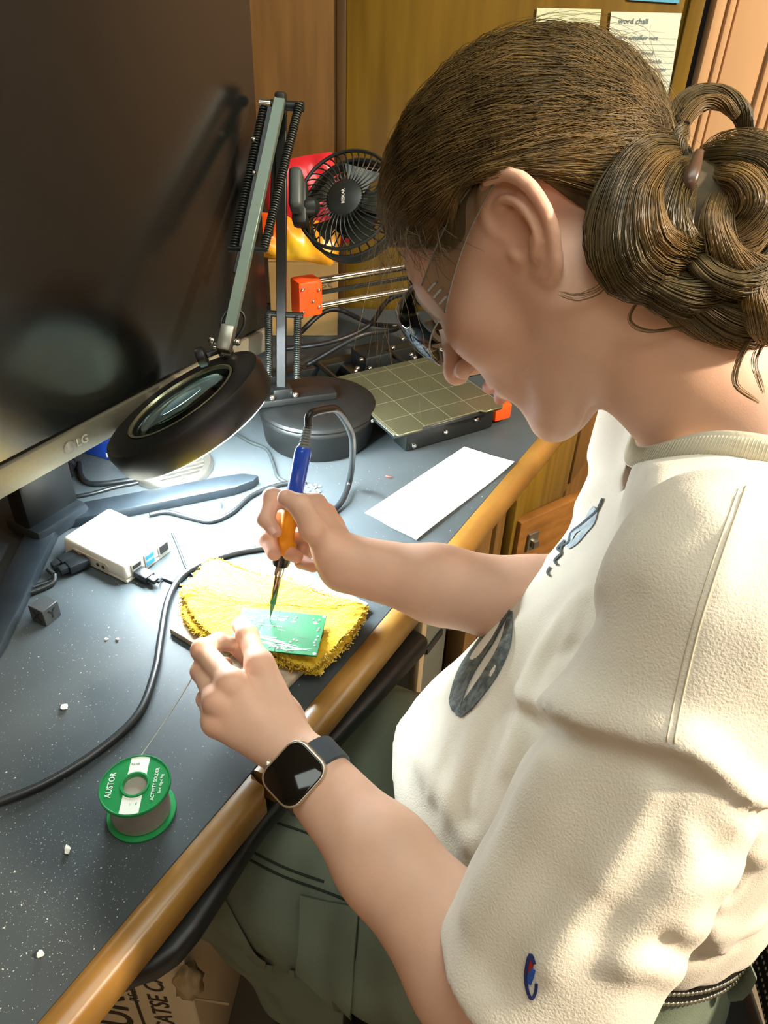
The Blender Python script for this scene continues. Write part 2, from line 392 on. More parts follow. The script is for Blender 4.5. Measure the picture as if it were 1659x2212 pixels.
leg(Z(562, 1046)[:2], .034, 'stand_leg'); 
l2 = Z(0, 1400)[:2]; l2 = vc+(l2-vc)*1.25; leg(l2-np.array([.012, 0]), .034, 'stand_leg')
MB(frame((vc[0], vc[1], DTOP), E_)).box((0, .0, .20), (.07, .03, .40), .006).build('stand_column', m_black, mon)
MB(frame((vc[0], vc[1], DTOP), E_)).box((0, .0, .012), (.075, .06, .022), .008).build('stand_hub', m_stand, mon)

# ================================================================== magnifier lamp
m_lampb = mat('lamp_black_satin', (15, 17, 16), .45, noise=.12, nscale=40)
m_arm = mat('lamp_arm_grey_paint', (96, 112, 102), .38, metal=.3, noise=.1)
m_chrome = mat('chrome', (210, 212, 205), .12, metal=1.0, noise=.05)
m_spring = mat('spring_steel', (72, 76, 72), .3, metal=.8, noise=.1)
bc_l = np.array([-.098, .948, DTOP])
lamp = root('magnifier_lamp', bc_l, 'black magnifier lamp on a sprung arm with a round lens and weighted base', 'lamp')
MB(frame(bc_l)).lathe([(.072, 0), (.0755, .004), (.079, .036), (.081, .040), (.0815, .043), (.080, .046), (.0815, .049), (.080, .053), (.074, .056), (.06, .0575), (.0001, .058)], 48).build('base', m_lampb, lamp)
pb = Z(608, 846, .822); ptop = D(608, 236, .885)
bd = np.array([math.cos(.35), math.sin(.35), 0])
Mb = frame((pb[0], pb[1], DTOP+.058), bd)
MB(Mb).box((.012, 0, .005), (.125, .030, .010), .002).box((0, 0, .016), (.026, .024, .014), .002).build('base_bracket', m_lampb, lamp)
for sx in (-.016, .016):
    MB(Mb).sph((sx, -.014, .014), .0045, 8).build('bolt', m_chrome, lamp)
ax = (ptop-pb)/np.linalg.norm(ptop-pb); px_ = np.cross(ax, FW); px_ /= np.linalg.norm(px_)
def bar(a, b, w_, th, m, name, nx=None):
    a = np.asarray(a); b = np.asarray(b); L = np.linalg.norm(b-a); M = frame(a, px_ if nx is None else nx, b-a)
    return MB(M).box((0, 0, L/2), (w_, th, L), .0008, 1).build(name, m, lamp)
bar(pb, ptop, .0125, .010, m_blackm, 'lower_arm')
bar(pb+px_*.013+ax*.2, ptop+px_*.006, .005, .006, m_blackm, 'lower_arm_rod')
def spring(a, b, r, turns, name='spring'):
    a = np.asarray(a); b = np.asarray(b); L = np.linalg.norm(b-a); M = frame(a, (1, 0, .1), b-a); n = turns*8
    P = [(r*math.cos(2*PI*i/8), r*math.sin(2*PI*i/8), L*i/n) for i in range(n+1)]
    return MB(M).tube(P, r*.3, 4).build(name, m_spring, lamp, 180)
# lower springs beside the post
mid = pb+ax*.105
MB().cyl(mid-px_*.028, mid+px_*.018, .004, n=10).build('spring_bar', m_blackm, lamp)
for s_ in (-.021, .017): spring(pb+ax*.02+px_*s_, mid+px_*s_, .0042, 34)
# upper arm
ua = ptop+ax*.004; ub = D(500, 722, .862)
uax = (ub-ua)/np.linalg.norm(ub-ua)
fr = -FW*.012
bar(ua+fr, ub+fr, .0125, .010, m_arm, 'upper_arm')
bar(ua+px_*.012, ub+px_*.010-uax*.07, .006, .006, m_blackm, 'upper_arm_rod')
MB().cyl(ua-px_*.026, ua+px_*.022, .0055, n=12).box((0, 0, 0), (.012, .02, .022), .003, M=frame(ua+fr*.5, px_, ax)).build('elbow_joint', m_lampb, lamp)
MB().cyl(ua+px_*.012, ua+px_*.025, .0062, n=12).build('elbow_knob', m_chrome, lamp)
mlo = ua+uax*.175
spring(ua-px_*.021+fr*.4, mlo-px_*.017+fr*.5, .0042, 60); spring(ua+px_*.019, mlo+px_*.018, .0046, 54)
MB().cyl(mlo-px_*.020+fr*.6, mlo+px_*.024, .0032, n=10).build('spring_bar', m_blackm, lamp)
for q in (ua+uax*.045+px_*.022, ua+uax*.085+px_*.013): MB().sph(q+fr*.2, .0035, 7).build('bolt', m_chrome, lamp)
# lens head
maj = RT*.851+UP*.525; tilt = math.radians(60)
RN = math.cos(tilt)*(-FW)+math.sin(tilt)*(-.525*RT+.851*UP)
RC = D(403, 884, .83)
MR = frame(RC, maj, RN)
prof = [(.063, -.014), (.066, -.022), (.092, -.022), (.0945, -.019), (.0965, .004), (.094, .010), (.088, .012), (.067, .012), (.063, .009)]
MB(MR).lathe(prof, 72, closed=True).build('lens_housing', m_lampb, lamp, 35)
m_glass = mat('green_lens_glass', (214, 240, 226), .0, trans=1.0, ior=1.46, noise=.02)
lens = [(.0001, -.0045), (.03, -.0032), (.05, -.0008), (.0628, .0022), (.0628, .0048), (.05, .0072), (.03, .0088), (.0001, .0098)]
MB(MR).lathe(lens, 64).build('lens', m_glass, lamp, 180)
MB(MR).lathe([(.0628, .0085), (.0655, .0125), (.0628, .0130), (.0615, .0105)], 64, closed=True).build('lens_ring', mat('brass_grey_ring', (150, 148, 120), .3, metal=.7, noise=.1), lamp)
LED = 215.0
m_led = mat('led_ring_glow', (255, 255, 255), .4, emit=(236, 250, 255), estr=LED, noise=.01)
MB(MR).lathe([(.069, -.0224), (.090, -.0224), (.090, -.0232), (.069, -.0232)], 64, closed=True).build('led_ring', m_led, lamp)
# knuckle between arm and head
jt = D(487, 752, .86)
MB().box((0, 0, 0), (.016, .016, .03), .003, M=frame((ub+jt)/2+fr, px_, uax)).build('head_clevis', m_steel, lamp)
MB().cyl(jt-px_*.006, jt+px_*.012, .007, n=14).sph(jt+np.array([0, 0, -.004]), .009, 8).build('head_swivel', m_chrome, lamp)
for s_ in (-.012, .016): MB().sph(ub+px_*s_+fr*1.3+uax*.012, .0042, 8).build('bolt', m_chrome, lamp)
kb = D(446, 768, .85)
MB().cyl(kb, kb+px_*.010-UP*.004, .011, n=18, bev=.002).cyl(kb, jt, .003, n=8).build('tilt_knob', m_lampb, lamp)
lp = [(472, 760), (480, 722), (478, 695), (492, 672), (512, 668), (527, 682), (526, 705), (512, 728), (504, 745)]
MB().tube(spline([D(x, y, .845+.004*i) for i, (x, y) in enumerate(lp)], 50), .0016, 8).build('power_lead', m_black, lamp, 180)

# ================================================================== clip fan on the lamp post
fc = D(757, 446, 1.0)
fan = root('clip_fan', fc, 'small black round desk fan with a radial grille clipped beside the lamp post', 'fan')
fn = -FW*.93-RT*.30+UP*.12; MF = frame(fc, RT, fn); FR = .066
m_fan = mat('fan_black', (30, 34, 32), .38, noise=.1)
fb = MB(MF)
for z_, rr in ((0.018, FR), (-.004, FR*1.01), (-.024, FR*.98)):
    fb.tube([(rr*math.cos(2*PI*i/48), rr*math.sin(2*PI*i/48), z_) for i in range(48)], .0024, 6, closed=True)
fb.lathe([(FR*1.0, -.02), (FR*1.015, -.02), (FR*1.015, -.006), (FR*1.0, -.006)], 48, closed=True)
fb.build('grille_ring', m_fan, fan)
for i in range(40):
    a_ = 2*PI*i/40
    P = [((.024+(FR-.024)*u)*math.cos(a_+.22*u*u), (.024+(FR-.024)*u)*math.sin(a_+.22*u*u), .024-.006*u*u) for u in np.linspace(0, 1, 6)]
    MB(MF).tube(P, .00105, 4).build('grille_wire', m_fan, fan, 180)
MB(MF).lathe([(.0001, .027), (.020, .0262), (.0245, .024), (.025, .020), (.022, .018), (.0001, .018)], 32).build('hub_cap', m_fan, fan)
V, F = text_mesh('BESKAR', .0058, MF@np.array([[0, -1, 0, 0], [1, 0, 0, 0], [0, 0, 1, .0268], [0, 0, 0, 1]]), font_bold=True)
hp = MB().add(V, F); hp.build('hub_print', mat('white_print', (214, 214, 206), .5, noise=.02), fan, 0)
for k in range(5):
    a_ = 2*PI*k/5; V = []
    for i in range(6):
        u = i/5; rr = .014+.044*u
        for s_ in (-1, 1):
            aa = a_+s_*(.30+.12*u); V.append((rr*math.cos(aa), rr*math.sin(aa), s_*.007))
    F = [(2*i, 2*i+1, 2*i+3, 2*i+2) for i in range(5)]
    V2 = V+[(x, y, z-.0012) for x, y, z in V]; F2 = F+[tuple(12+j for j in f[::-1]) for f in F]
    MB(MF).add(V2, F2).build('blade', mat('fan_blade_smoke', (58, 60, 50), .3, noise=.05), fan, 60)
MB(MF).lathe([(.0001, -.026), (.03, -.026), (.034, -.022), (.034, -.012), (.0001, -.012)], 24).build('motor', m_fan, fan)
for i in range(24):
    a_ = 2*PI*i/24
    MB(MF).tube([(.032*math.cos(a_), .032*math.sin(a_), -.022), (FR*math.cos(a_+.15), FR*math.sin(a_+.15), -.024)], .0012, 4).build('rear_wire', m_fan, fan, 180)
cl = D(645, 447, .985); cp = D(640, 412, .955)
MB().tube(spline([fc-RT*.062-fn*.01, cl+RT*.016, cl-fn*.004], 10), [.012]*10, 12).box((0, 0, 0), (.020, .024, .058), .006, M=frame(cl+UP*.004+RT*.002, RT, UP)).build('clip_arm', m_fan, fan)
MB().box((0, 0, 0), (.017, .030, .050), .006, 3, M=frame(cp, RT, UP)).build('clip_pad', mat('grey_clip', (62, 70, 68), .5, noise=.1), fan)

# ================================================================== 3d printer
pbc = np.array([.037, .994, DTOP]); PA = .56
MPn = yawf(pbc, PA)
pr = root('three_d_printer', pbc, 'open-frame desktop 3d printer with black frame, orange ends and gridded grey bed', 'printer')
m_pblack = mat('printer_black', (22, 26, 25), .4, noise=.2, nscale=50, bump=.1, bscale=500)
m_orange = mat('orange_plastic', (250, 84, 20), .45, noise=.06, nscale=60, bump=.05, bscale=700)
m_rod = mat('polished_rod', (205, 208, 206), .14, metal=1, noise=.03)
def sheet_mat():
    m = mat('print_sheet_metal', (98, 98, 74), .34, metal=.55, noise=.12, nscale=14, bump=.03, bscale=900)
    nt = m.node_tree; b = nt.nodes['Principled BSDF']; old = b.inputs['Base Color'].links[0].from_socket
    tc = nd(nt, 'ShaderNodeTexCoord'); sp = nd(nt, 'ShaderNodeSeparateXYZ')
    mp = nd(nt, 'ShaderNodeMapping'); mp.vector_type = 'POINT'; mp.inputs['Rotation'].default_value = (0, 0, -PA)
    nt.links.new(tc.outputs['Object'], mp.inputs[0]); nt.links.new(mp.outputs[0], sp.inputs[0])
    outs = []
    for ax_ in (0, 1):
        a = nd(nt, 'ShaderNodeMath', operation='MULTIPLY_ADD'); a.inputs[1].default_value = 1/.044; a.inputs[2].default_value = 50.5
        nt.links.new(sp.outputs[ax_], a.inputs[0])
        fr_ = nd(nt, 'ShaderNodeMath', operation='FRACT'); nt.links.new(a.outputs[0], fr_.inputs[0])
        s_ = nd(nt, 'ShaderNodeMath', operation='SUBTRACT'); s_.inputs[1].default_value = .5; nt.links.new(fr_.outputs[0], s_.inputs[0])
        ab = nd(nt, 'ShaderNodeMath', operation='ABSOLUTE'); nt.links.new(s_.outputs[0], ab.inputs[0])
        l_ = nd(nt, 'ShaderNodeMath', operation='LESS_THAN'); l_.inputs[1].default_value = .012; nt.links.new(ab.outputs[0], l_.inputs[0]); outs.append(l_)
    mxx = nd(nt, 'ShaderNodeMath', operation='MAXIMUM'); nt.links.new(outs[0].outputs[0], mxx.inputs[0]); nt.links.new(outs[1].outputs[0], mxx.inputs[1])
    mx = nd(nt, 'ShaderNodeMix', data_type='RGBA'); mx.inputs[7].default_value = (*lin((150, 150, 124)), 1)
    nt.links.new(old, mx.inputs[6]); nt.links.new(mxx.outputs[0], mx.inputs[0]); nt.links.new(mx.outputs[2], b.inputs['Base Color'])
    return m
bz = .053
bed = MB(MPn).box((0, 0, bz-.0065), (.178, .178, .006), .001, 1).build('heated_bed', m_pblack, pr)
MB(MPn).prism([(-.09, -.088), (-.086, -.096), (-.05, -.096), (-.044, -.090), (.05, -.090), (.056, -.096), (.084, -.096), (.09, -.088), (.09, .09), (-.09, .09)], bz-.0025, bz, .0005, 1).build('print_sheet', sheet_mat(), bed, 30)
for x, y in ((-.045, .094), (.06, .094)): MB(MPn).sph((x, y, bz), .0035, 7).build('locating_pin', m_chrome, bed)
for x, y in ((-.091, .06), (-.091, -.035)): MB(MPn).sph((x, y, bz-.008), .0035, 7).build('screw', m_chrome, bed)
MB(MPn).box((.02, -.050, .023), (.15, .034, .042), .003).build('front_housing', m_pblack, pr)
for x, z_ in ((-.045, .034), (-.042, .010), (.006, .037), (.010, .018), (.062, .025), (.088, .038)):
    MB(MPn).sph((x, -.068, z_), .004, 8).build('screw', m_chrome, pr)
MB(MPn).box((.115, -.05, .020), (.03, .03, .024), .003).build('orange_foot', m_orange, pr)
MB(MPn).box((-.01, .19, .014), (.36, .020, .026), .002).build('rear_beam', m_pblack, pr)
for x in (-.062, .062):
    MB(MPn).cyl((x, -.05, .030), (x, .20, .030), .0042, n=12).build('y_rod', m_spring, pr)
    MB(MPn).box((x, .05, .032), (.022, .035, .018), .003).build('bearing_block', m_pblack, pr)
MB(MPn).box((-.0, .10, .012), (.05, .22, .022), .002).build('frame_rail', m_pblack, pr)
MB(MPn).box((.02, .16, .034), (.05, .05, .03), .004).build('y_motor', m_pblack, pr)
for x, y, z_ in ((-.03, .115, .045), (-.01, .112, .042), (-.015, .13, .05), (.045, .135, .056), (.085, .17, .05), (.07, .12, .045)):
    MB(MPn).sph((x, y, z_), .0042, 8).build('screw', m_chrome, pr)
# gantry: free orange end, rods, tower at the far side
gy = .11
g_top = .750+.193-DTOP; zr1 = .193; zr2 = .157
MB(MPn).box((-.1155, gy, .174), (.036, .030, .050), .004, 2).build('rod_end_block', m_orange, pr)
for x, z_ in ((-.128, .190), (-.128, .158), (-.104, .186), (-.104, .162), (-.113, .171)):
    MB(MPn).sph((x, gy-.0155, z_), .0026, 7).build('screw', m_chrome, pr)
for z_ in (zr1, zr2): MB(MPn).cyl((-.098, gy, z_), (.17, gy, z_), .0044, n=14).build('x_rod', m_rod, pr)
MB(MPn).box((.035, gy+.008, .172), (.27, .003, .006), .0005, 1).box((.035, gy+.016, .184), (.27, .003, .006), .0005, 1).build('drive_belt', m_pblack, pr)
MB(MPn).box((.185, gy, .20), (.045, .05, .40), .004).build('z_tower', m_pblack, pr)
MB(MPn).box((.18, gy-.03, .175), (.05, .03, .06), .005).build('carriage_bracket', m_orange, pr)
MB(MPn).box((.09, gy-.015, .165), (.045, .05, .07), .005).lathe([(.0008, 0), (.006, .02), (.006, .03)], 12, M=frame((.09, gy-.02, .11))).build('print_head', m_pblack, pr)
for pts in ([(-.12, .20, .06), (-.05, .16, .075), (.02, .17, .085), (.08, .20, .11), (.15, .17, .12)], [(-.10, .15, .05), (-.02, .13, .09), (.06, .15, .08), (.11, .18, .10)], [(-.09, .21, .07), (-.02, .22, .10), (.05, .20, .07), (.16, .19, .05)]):
    MB(MPn).tube(spline(pts, 30), .004, 8).build('wire_bundle', m_black, pr, 180)

# ================================================================== cardboard box and bag behind the fan
def kraft(name, c, n_=.12): return mat(name, c, .8, noise=n_, nscale=18, bump=.08, bscale=300)
bx0 = Yp(582, 700, 1.30); m_kraft = kraft('kraft_cardboard', (150, 120, 70))
bh = float(Yp(582, 560, 1.30)[2])-DTOP
boxy = root('small_cardboard_box', (bx0[0]+.06, 1.36, DTOP), 'small brown cardboard box with scribbled marker standing behind the printer', 'box')
Mx = yawf((bx0[0]+.058, 1.352, DTOP), .10)
MB(Mx).box((0, 0, bh/2), (.118, .118, bh), .0015, 1).build('carton', m_kraft, boxy)
MB(Mx).box((-.0, -.03, bh+.0008), (.117, .058, .0012)).box((0, .03, bh+.0008), (.117, .057, .0012)).build('top_flap', m_kraft, boxy)
MB(Mx).box((-.01, -.03, bh+.002), (.02, .006, .0006), .0002, 1).build('slot_mark', m_shadowgap, boxy)
V, F = text_mesh('wires', .026, Mx@frame((.022, -.0594, bh*.66), (.97, 0, .25), (0, -1, 0)))
MB().add(V, F).build('marker_scribble', mat('grey_marker', (96, 82, 52), .8, noise=.1), boxy, 0)
# bag on top of the box
bg = root('snack_bag', (bx0[0]+.05, 1.36, DTOP+bh+.002), 'crumpled red and orange plastic bag lying on the small cardboard box', 'bag')
def pillow(M, w_, h_, th, seed, n=16):
    r0 = np.random.default_rng(seed); V = []; F = []
    ph = r0.uniform(0, 6, 6)
    for s_ in (1, -1):
        for i in range(n+1):
            for j in range(n+1):
                u = 2*i/n-1; v = 2*j/n-1
                k = max(0, (1-u**4)*(1-v**4)); zz = th*k**.7*(1+.25*math.sin(5*u+ph[0])*math.sin(4*v+ph[1]))+.004*math.sin(9*u+ph[2]+3*v)*k
                V.append((u*w_/2*(1-.06*v*v), v*h_/2*(1-.05*u*u), s_*zz))
    N = (n+1)**2
    for i in range(n):
        for j in range(n):
            a_ = i*(n+1)+j; q = (a_, a_+n+1, a_+n+2, a_+1); F.append(q); F.append(tuple(N+x for x in q[::-1]))
    return MB(M).add(V, F)
m_red = mat('glossy_red_film', (196, 34, 44), .3, noise=.2, nscale=20, coat=.3)
m_orf = mat('orange_yellow_film', (224, 84, 24), .3, col2=(236, 190, 40), nscale=12, coat=.3, detail=1)
pillow(frame((bx0[0]+.065, 1.345, DTOP+bh+.078), (1, 0, .25), (.1, -1, .25)), .13, .15, .02, 3).build('red_pouch', m_red, bg, 180)
pillow(frame((bx0[0]+.055, 1.315, DTOP+bh+.030), (1, 0, -.1), (.05, -1, .5)), .14, .075, .016, 5).build('orange_pouch', m_orf, bg, 180)
# ================================================================== single-board computer in its white case
m_white = mat('white_abs', (226, 220, 204), .45, noise=.03, nscale=60, bump=.03, bscale=900)
m_redb = mat('raspberry_red_base', (220, 96, 88), .45, noise=.05)
m_port = mat('port_metal', (196, 192, 180), .3, metal=.7, noise=.08)
m_hole = mat('port_dark', (34, 34, 30), .6, noise=.1)
m_blue = mat('usb_blue', (40, 128, 206), .4, noise=.05)
pc = np.array([-.297, .669, DTOP]); PYAW = -.503
MQ = yawf(pc, PYAW)
pi_ = root('single_board_computer', pc, 'small white computer case with blue usb ports and cables plugged in', 'computer')
b = bmesh.new(); bmesh.ops.create_cube(b, size=1)
for v in b.verts:
    k = 1.0 if v.co.z < 0 else .965
    v.co = Vector((v.co.x*.096*k, v.co.y*.070*k, .0145+v.co.z*.021))
bmesh.ops.bevel(b, geom=list(b.edges), offset=.004, segments=3, profile=.5, affect='EDGES')
lid = MB(MQ).bm(b).build('lid', m_white, pi_, 40)
MB(MQ).box((0, 0, .0028), (.0945, .0685, .005), .0012).build('base_tray', m_white, pi_)
MB(MQ).box((-.0475, -.018, .0085), (.0022, .026, .013), .001).build('red_end', m_redb, pi_)
# lid slot and dimples
MB(MQ).prism([(-.022, .016), (.013, .016), (.013, .0135), (.034, .0135), (.034, .0115), (.011, .0115), (.009, .0095), (-.022, .0095)], .0247, .0252).build('lid_slot', mat('slot_shadow_grey', (150, 146, 118), .7, noise=.05), lid, 0)
for x, y in ((.0, -.008), (.022, .004)): MB(MQ).lathe([(.0021, .0250), (.0026, .0253), (.0031, .0250)], 20, M=np.array([[1, 0, 0, x], [0, 1, 0, y], [0, 0, 1, 0], [0, 0, 0, 1]])).build('lid_dimple', m_white, lid)
# ports on the short right face (x = +.048)
for k, y in enumerate((-.019, .000)):
    MB(MQ).box((.0477, y, .0125), (.0025, .0145, .0165), .0005, 1).build('usb_port', m_port, pi_)
    for z_ in (.0165, .0085):
        MB(MQ).box((.0488, y, z_), (.0012, .0118, .0052), .0003, 1).build('usb_tongue', m_blue if k == 1 else m_hole, pi_)
MB(MQ).box((.0477, .0215, .0125), (.0025, .0165, .0140), .0005, 1).build('network_port', m_port, pi_)
MB(MQ).box((.0489, .0215, .0128), (.0012, .0125, .0105), .0003, 1).build('network_socket', m_hole, pi_)
# long side recess and sockets
MB(MQ).prism([(-.03, .003), (.019, .003), (.022, .006), (.022, .013), (.019, .016), (-.03, .016)], -.0005, .0005, M=frame((.0, -.0345, 0), (1, 0, 0), (0, -1, 0))).build('side_recess', mat('recess_grey', (196, 190, 172), .6, noise=.04), pi_, 0)
for x in (.006, .014): MB(MQ).cyl((x, -.0348, .0095), (x, -.0356, .0095), .0022, n=14).build('round_socket', m_hole, pi_)
m_cable = mat('black_cable', (26, 30, 32), .35, noise=.1, nscale=50)
def cable(name, pts, r, label, parent=None, cat='cable', n=90, m=None, group=None):
    o = MB().tube(spline(pts, n), r, 10).build(name, m or m_cable, parent, 180)
    if label: tag(o, label, cat, group)
    return o
def onM(M, p): return (M@np.array([*p, 1]))[:3]
def plug(M, p, d, size, name='plug', parent=None):
    p = onM(M, p); d = M[:3, :3]@np.array(d, float); d = d/np.linalg.norm(d)
    F_ = frame(p, np.cross((0, 0, 1), d), d)
    return MB(F_).box((0, 0, size[2]/2), size, .0015).box((0, 0, size[2]+.004), (size[0]*.6, size[1]*.7, .010), .001).build(name, m_cable, parent)
def z4(px, py, r): return Z(px, py, DTOP+r+.0006)
r1 = root('power_cable', onM(MQ, (-.02, -.05, .01)), 'black power cable with ribbed plug in the left side of the white case', 'cable')
plug(MQ, (-.026, -.0352, .0095), (-.25, -1, 0), (.014, .009, .020), parent=r1)
cable('lead', [onM(MQ, (-.034, -.068, .0085)), z4(118, 1250, .0025), z4(60, 1275, .0025), z4(30, 1310, .0025), z4(14, 1360, .0025), z4(-10, 1410, .0025)], .0026, None, r1)
r2 = root('video_cable', onM(MQ, (-.01, -.05, .01)), 'thicker black video cable plugged nearest the front of the white case', 'cable')
plug(MQ, (-.010, -.0352, .0095), (-.35, -1, 0), (.016, .010, .022), parent=r2)
cable('lead', [onM(MQ, (-.021, -.070, .0085)), z4(110, 1262, .003), z4(40, 1288, .003), z4(-40, 1300, .003)], .0031, None, r2)
r3 = root('usb_cable', onM(MQ, (.06, -.019, .006)), 'thin black usb cable plugged into the right end of the white case', 'cable')
plug(MQ, (.0490, -.019, .0085), (1, -.05, -.02), (.0135, .008, .019), parent=r3)
cable('lead', [onM(MQ, (.079, -.020, .0075)), z4(352, 1250, .0016), z4(385, 1262, .0016), z4(415, 1270, .0016), z4(450, 1285, .0016)], .0017, None, r3)
cable('thin_lead', [z4(372, 1152, .0015), z4(388, 1190, .0015), z4(402, 1225, .0015), z4(425, 1250, .0015), z4(450, 1265, .0015)], .0016, 'thin dark lead running from behind the white case to the yellow cloth')

# ================================================================== calibration cube
m_cube = mat('dark_grey_print', (66, 70, 70), .5, noise=.15, nscale=150, bump=.2, bscale=900)
qc = (Z(70, 1345)+Z(128, 1320))/2; MK = yawf((qc[0]+.0015, qc[1]-.001, DTOP), -.45)
cube = root('calibration_cube', (qc[0], qc[1], DTOP), 'small dark grey printed cube with engraved letters beside the stand leg', 'cube')
MB(MK).box((0, 0, .0101), (.020, .020, .020), .0006, 1).build('body', m_cube, cube)
for ch, fr_ in (('X', frame((0, -.0101, .0098), (1, 0, 0), (0, -1, 0))), ('Y', frame((.0101, 0, .0098), (0, 1, 0), (1, 0, 0)))):
    V, F = text_mesh(ch, .016, MK@fr_, depth=.0, extr=.0001); MB().add(V, F).build('letter', mat('engraved_black', (16, 17, 17), .7, noise=.1), cube, 0)

# ================================================================== solder spool
m_green = mat('green_spool_plastic', (18, 134, 70), .35, noise=.06, nscale=40)
m_solder = mat('solder_wire', (196, 192, 180), .3, metal=.55, noise=.12, nscale=80)
st = Z(293, 1690, DTOP+.0365); sb = (Z(229, 1762)+Z(379, 1725))/2
sc_ = np.array([st[0], st[1]-.002, DTOP]); MS = yawf(sc_, 0)
sp_ = root('solder_spool', sc_, 'green solder spool with silver wire standing on the desk', 'spool')
def ringp(r0, r1, z0, z1, bv=.0006): return [(r0, z0+bv), (r0+bv, z0), (r1-bv, z0), (r1, z0+bv), (r1, z1-bv), (r1-bv, z1), (r0+bv, z1), (r0, z1-bv)]
MB(MS).lathe(ringp(.009, .0268, 0, .0028), 48, closed=True).build('flange', m_green, sp_)
MB(MS).lathe(ringp(.009, .0268, .0337, .0365), 48, closed=True).build('flange', m_green, sp_)
MB(MS).lathe(ringp(.0255, .0268, .0360, .0373, .0004), 48, closed=True).lathe(ringp(.0092, .0112, .0360, .0376, .0004), 32, closed=True).build('flange_rim', m_green, sp_)
MB(MS).lathe(ringp(.0088, .0108, .0, .0368), 32, closed=True).build('core', m_green, sp_)
wv = []
for i in range(15):
    z_ = .004+.0291*i/14
    wv += [(.0222, z_-.0009), (.0228, z_)]
wv.append((.0222, .0340))
MB(MS).lathe([(.012, .003)]+wv+[(.012, .0337)], 48).build('wound_wire', m_solder, sp_, 180)
SA = .09
m_lbl = mat('white_label', (226, 232, 220), .6, noise=.03)
for s_ in (1, -1):
    arc = []
    for i in range(9):
        u = -.0072+.0144*i/8; arc.append((u, math.sqrt(.0253**2-u*u)*s_))
    for i in range(9):
        u = .0072-.0144*i/8; arc.append((u, math.sqrt(.0115**2-u*u)*s_))
    MB(MS@yawf((0, 0, 0), SA)).prism(arc if s_ > 0 else arc[::-1], .0362, .03665).build('paper_label', m_lbl, sp_, 0)
wt = mat('white_ink', (224, 236, 226), .5, noise=.02)
Mt = MS@yawf((0, 0, .0366), SA)
def flatT(x, y, a): return np.array([[math.cos(a), -math.sin(a), 0, x], [math.sin(a), math.cos(a), 0, y], [0, 0, 1, 0], [0, 0, 0, 1]])
for s_, x, sz in (('AUSTOR', -.0182, .0062), ('ACTIVITY SOLDER', .0150, .0038), ('Sn-d 10g-d 70g', .0195, .0030)):
    V, F = text_mesh(s_, sz, Mt@flatT(x, 0, PI/2), font_bold=True, sx=.92); MB().add(V, F).build('flange_lettering', wt, sp_, 0)
lk = MB()
for x, y, s_ in ((-.003, .0185, 'RoHS'), (-.0005, -.0172, 'I'), (.004, -.0165, 'd')): V, F = text_mesh(s_, .0028, Mt@flatT(x, y, 0)); lk.add(V, F)
lk.build('label_print', mat('grey_green_ink', (120, 150, 130), .6, noise=.1), sp_, 0)
wire_a = onM(MS, (-.0105, .0205, .0340))

# ================================================================== wooden board, cloth, circuit board
m_brd = mat('grey_wood_board', (186, 168, 142), .7, col2=(150, 132, 108), nscale=20, stretch=(1, 4, 1), bump=.2, bscale=90)
bp = [Z(*q, DTOP+.008)[:2] for q in ((365, 1357), (575, 1192), (797, 1303))]; bp.append(bp[0]+bp[2]-bp[1])
wboard = MB().prism([tuple(p) for p in bp], DTOP+.0004, DTOP+.008, .0012, 2).build('wooden_board', m_brd)
tag(wboard, 'thin square grey-brown wooden board beneath the yellow cloth', 'board')

m_cloth = mat('yellow_terry_cloth', (236, 196, 28), .9, col2=(214, 166, 14), nscale=60, bump=.9, bscale=420, sheen=.3, bdist=.002)
cloth = root('yellow_cloth', Z(590, 1340, DTOP+.009), 'folded yellow terry cloth with ragged edges under the circuit board', 'cloth')
def layer(px, z0, th, seed, name, nr=16, na=150):
    r0 = np.random.default_rng(seed)
    bd_ = spline([Z(x, y, z0+th*.5) for x, y in px], na, closed=True); c = bd_.mean(0); V = []; F = []
    jit = r0.normal(0, .0006, na); jit = .5*jit+.25*np.roll(jit, 1)+.25*np.roll(jit, -1)+r0.normal(0, .0005, na)
    for side in (1, -1):
        for i in range(nr+1):
            u = i/nr
            for k in range(na):
                d_ = bd_[k]-c; q = c+d_*(u*(1+jit[k]/np.linalg.norm(d_)))
                edge = math.sqrt(max(0, 1-u**10)); wv_ = .0022*math.sin(q[0]*70+seed)+.0018*math.sin(q[1]*90+q[0]*40)+.0007*r0.normal()
                zz = z0+th/2+side*th/2*edge+(wv_*(.4+.6*u) if side > 0 else wv_*.3*u)
                V.append((q[0], q[1], max(zz, DTOP+.0085)))
    N = (nr+1)*na
    for i in range(nr):
        for k in range(na):
            k2 = (k+1) % na; q = (i*na+k, (i+1)*na+k, (i+1)*na+k2, i*na+k2); F.append(q); F.append(tuple(N+x for x in q[::-1]))
    o = MB().add(V, F).build(name, m_cloth, cloth, 180)
    # ragged terry loops round the edge
    fz = MB()
    for k in range(0, na*5):
        kk = k/5.0; i0 = int(kk) % na; f_ = kk-int(kk); p = bd_[i0]*(1-f_)+bd_[(i0+1) % na]*f_; d_ = p-c; d_ /= np.linalg.norm(d_)
        z_ = z0+th*r0.uniform(.1, .9); a = p-d_*.001; a[2] = max(z_, DTOP+.0095); b2 = a+d_*r0.uniform(.001, .0034)+r0.normal(0, .0009, 3); b2[2] = max(b2[2], DTOP+.009)
        c2 = b2+np.array([r0.normal(0, .001), r0.normal(0, .001), r0.uniform(-.0012, .001)]); c2[2] = max(c2[2], DTOP+.009)
        fz.tube([a, b2, c2], .00055, 4)
    f = fz.build('terry_fringe', m_cloth, o, 180); f['kind'] = 'stuff'
    return o
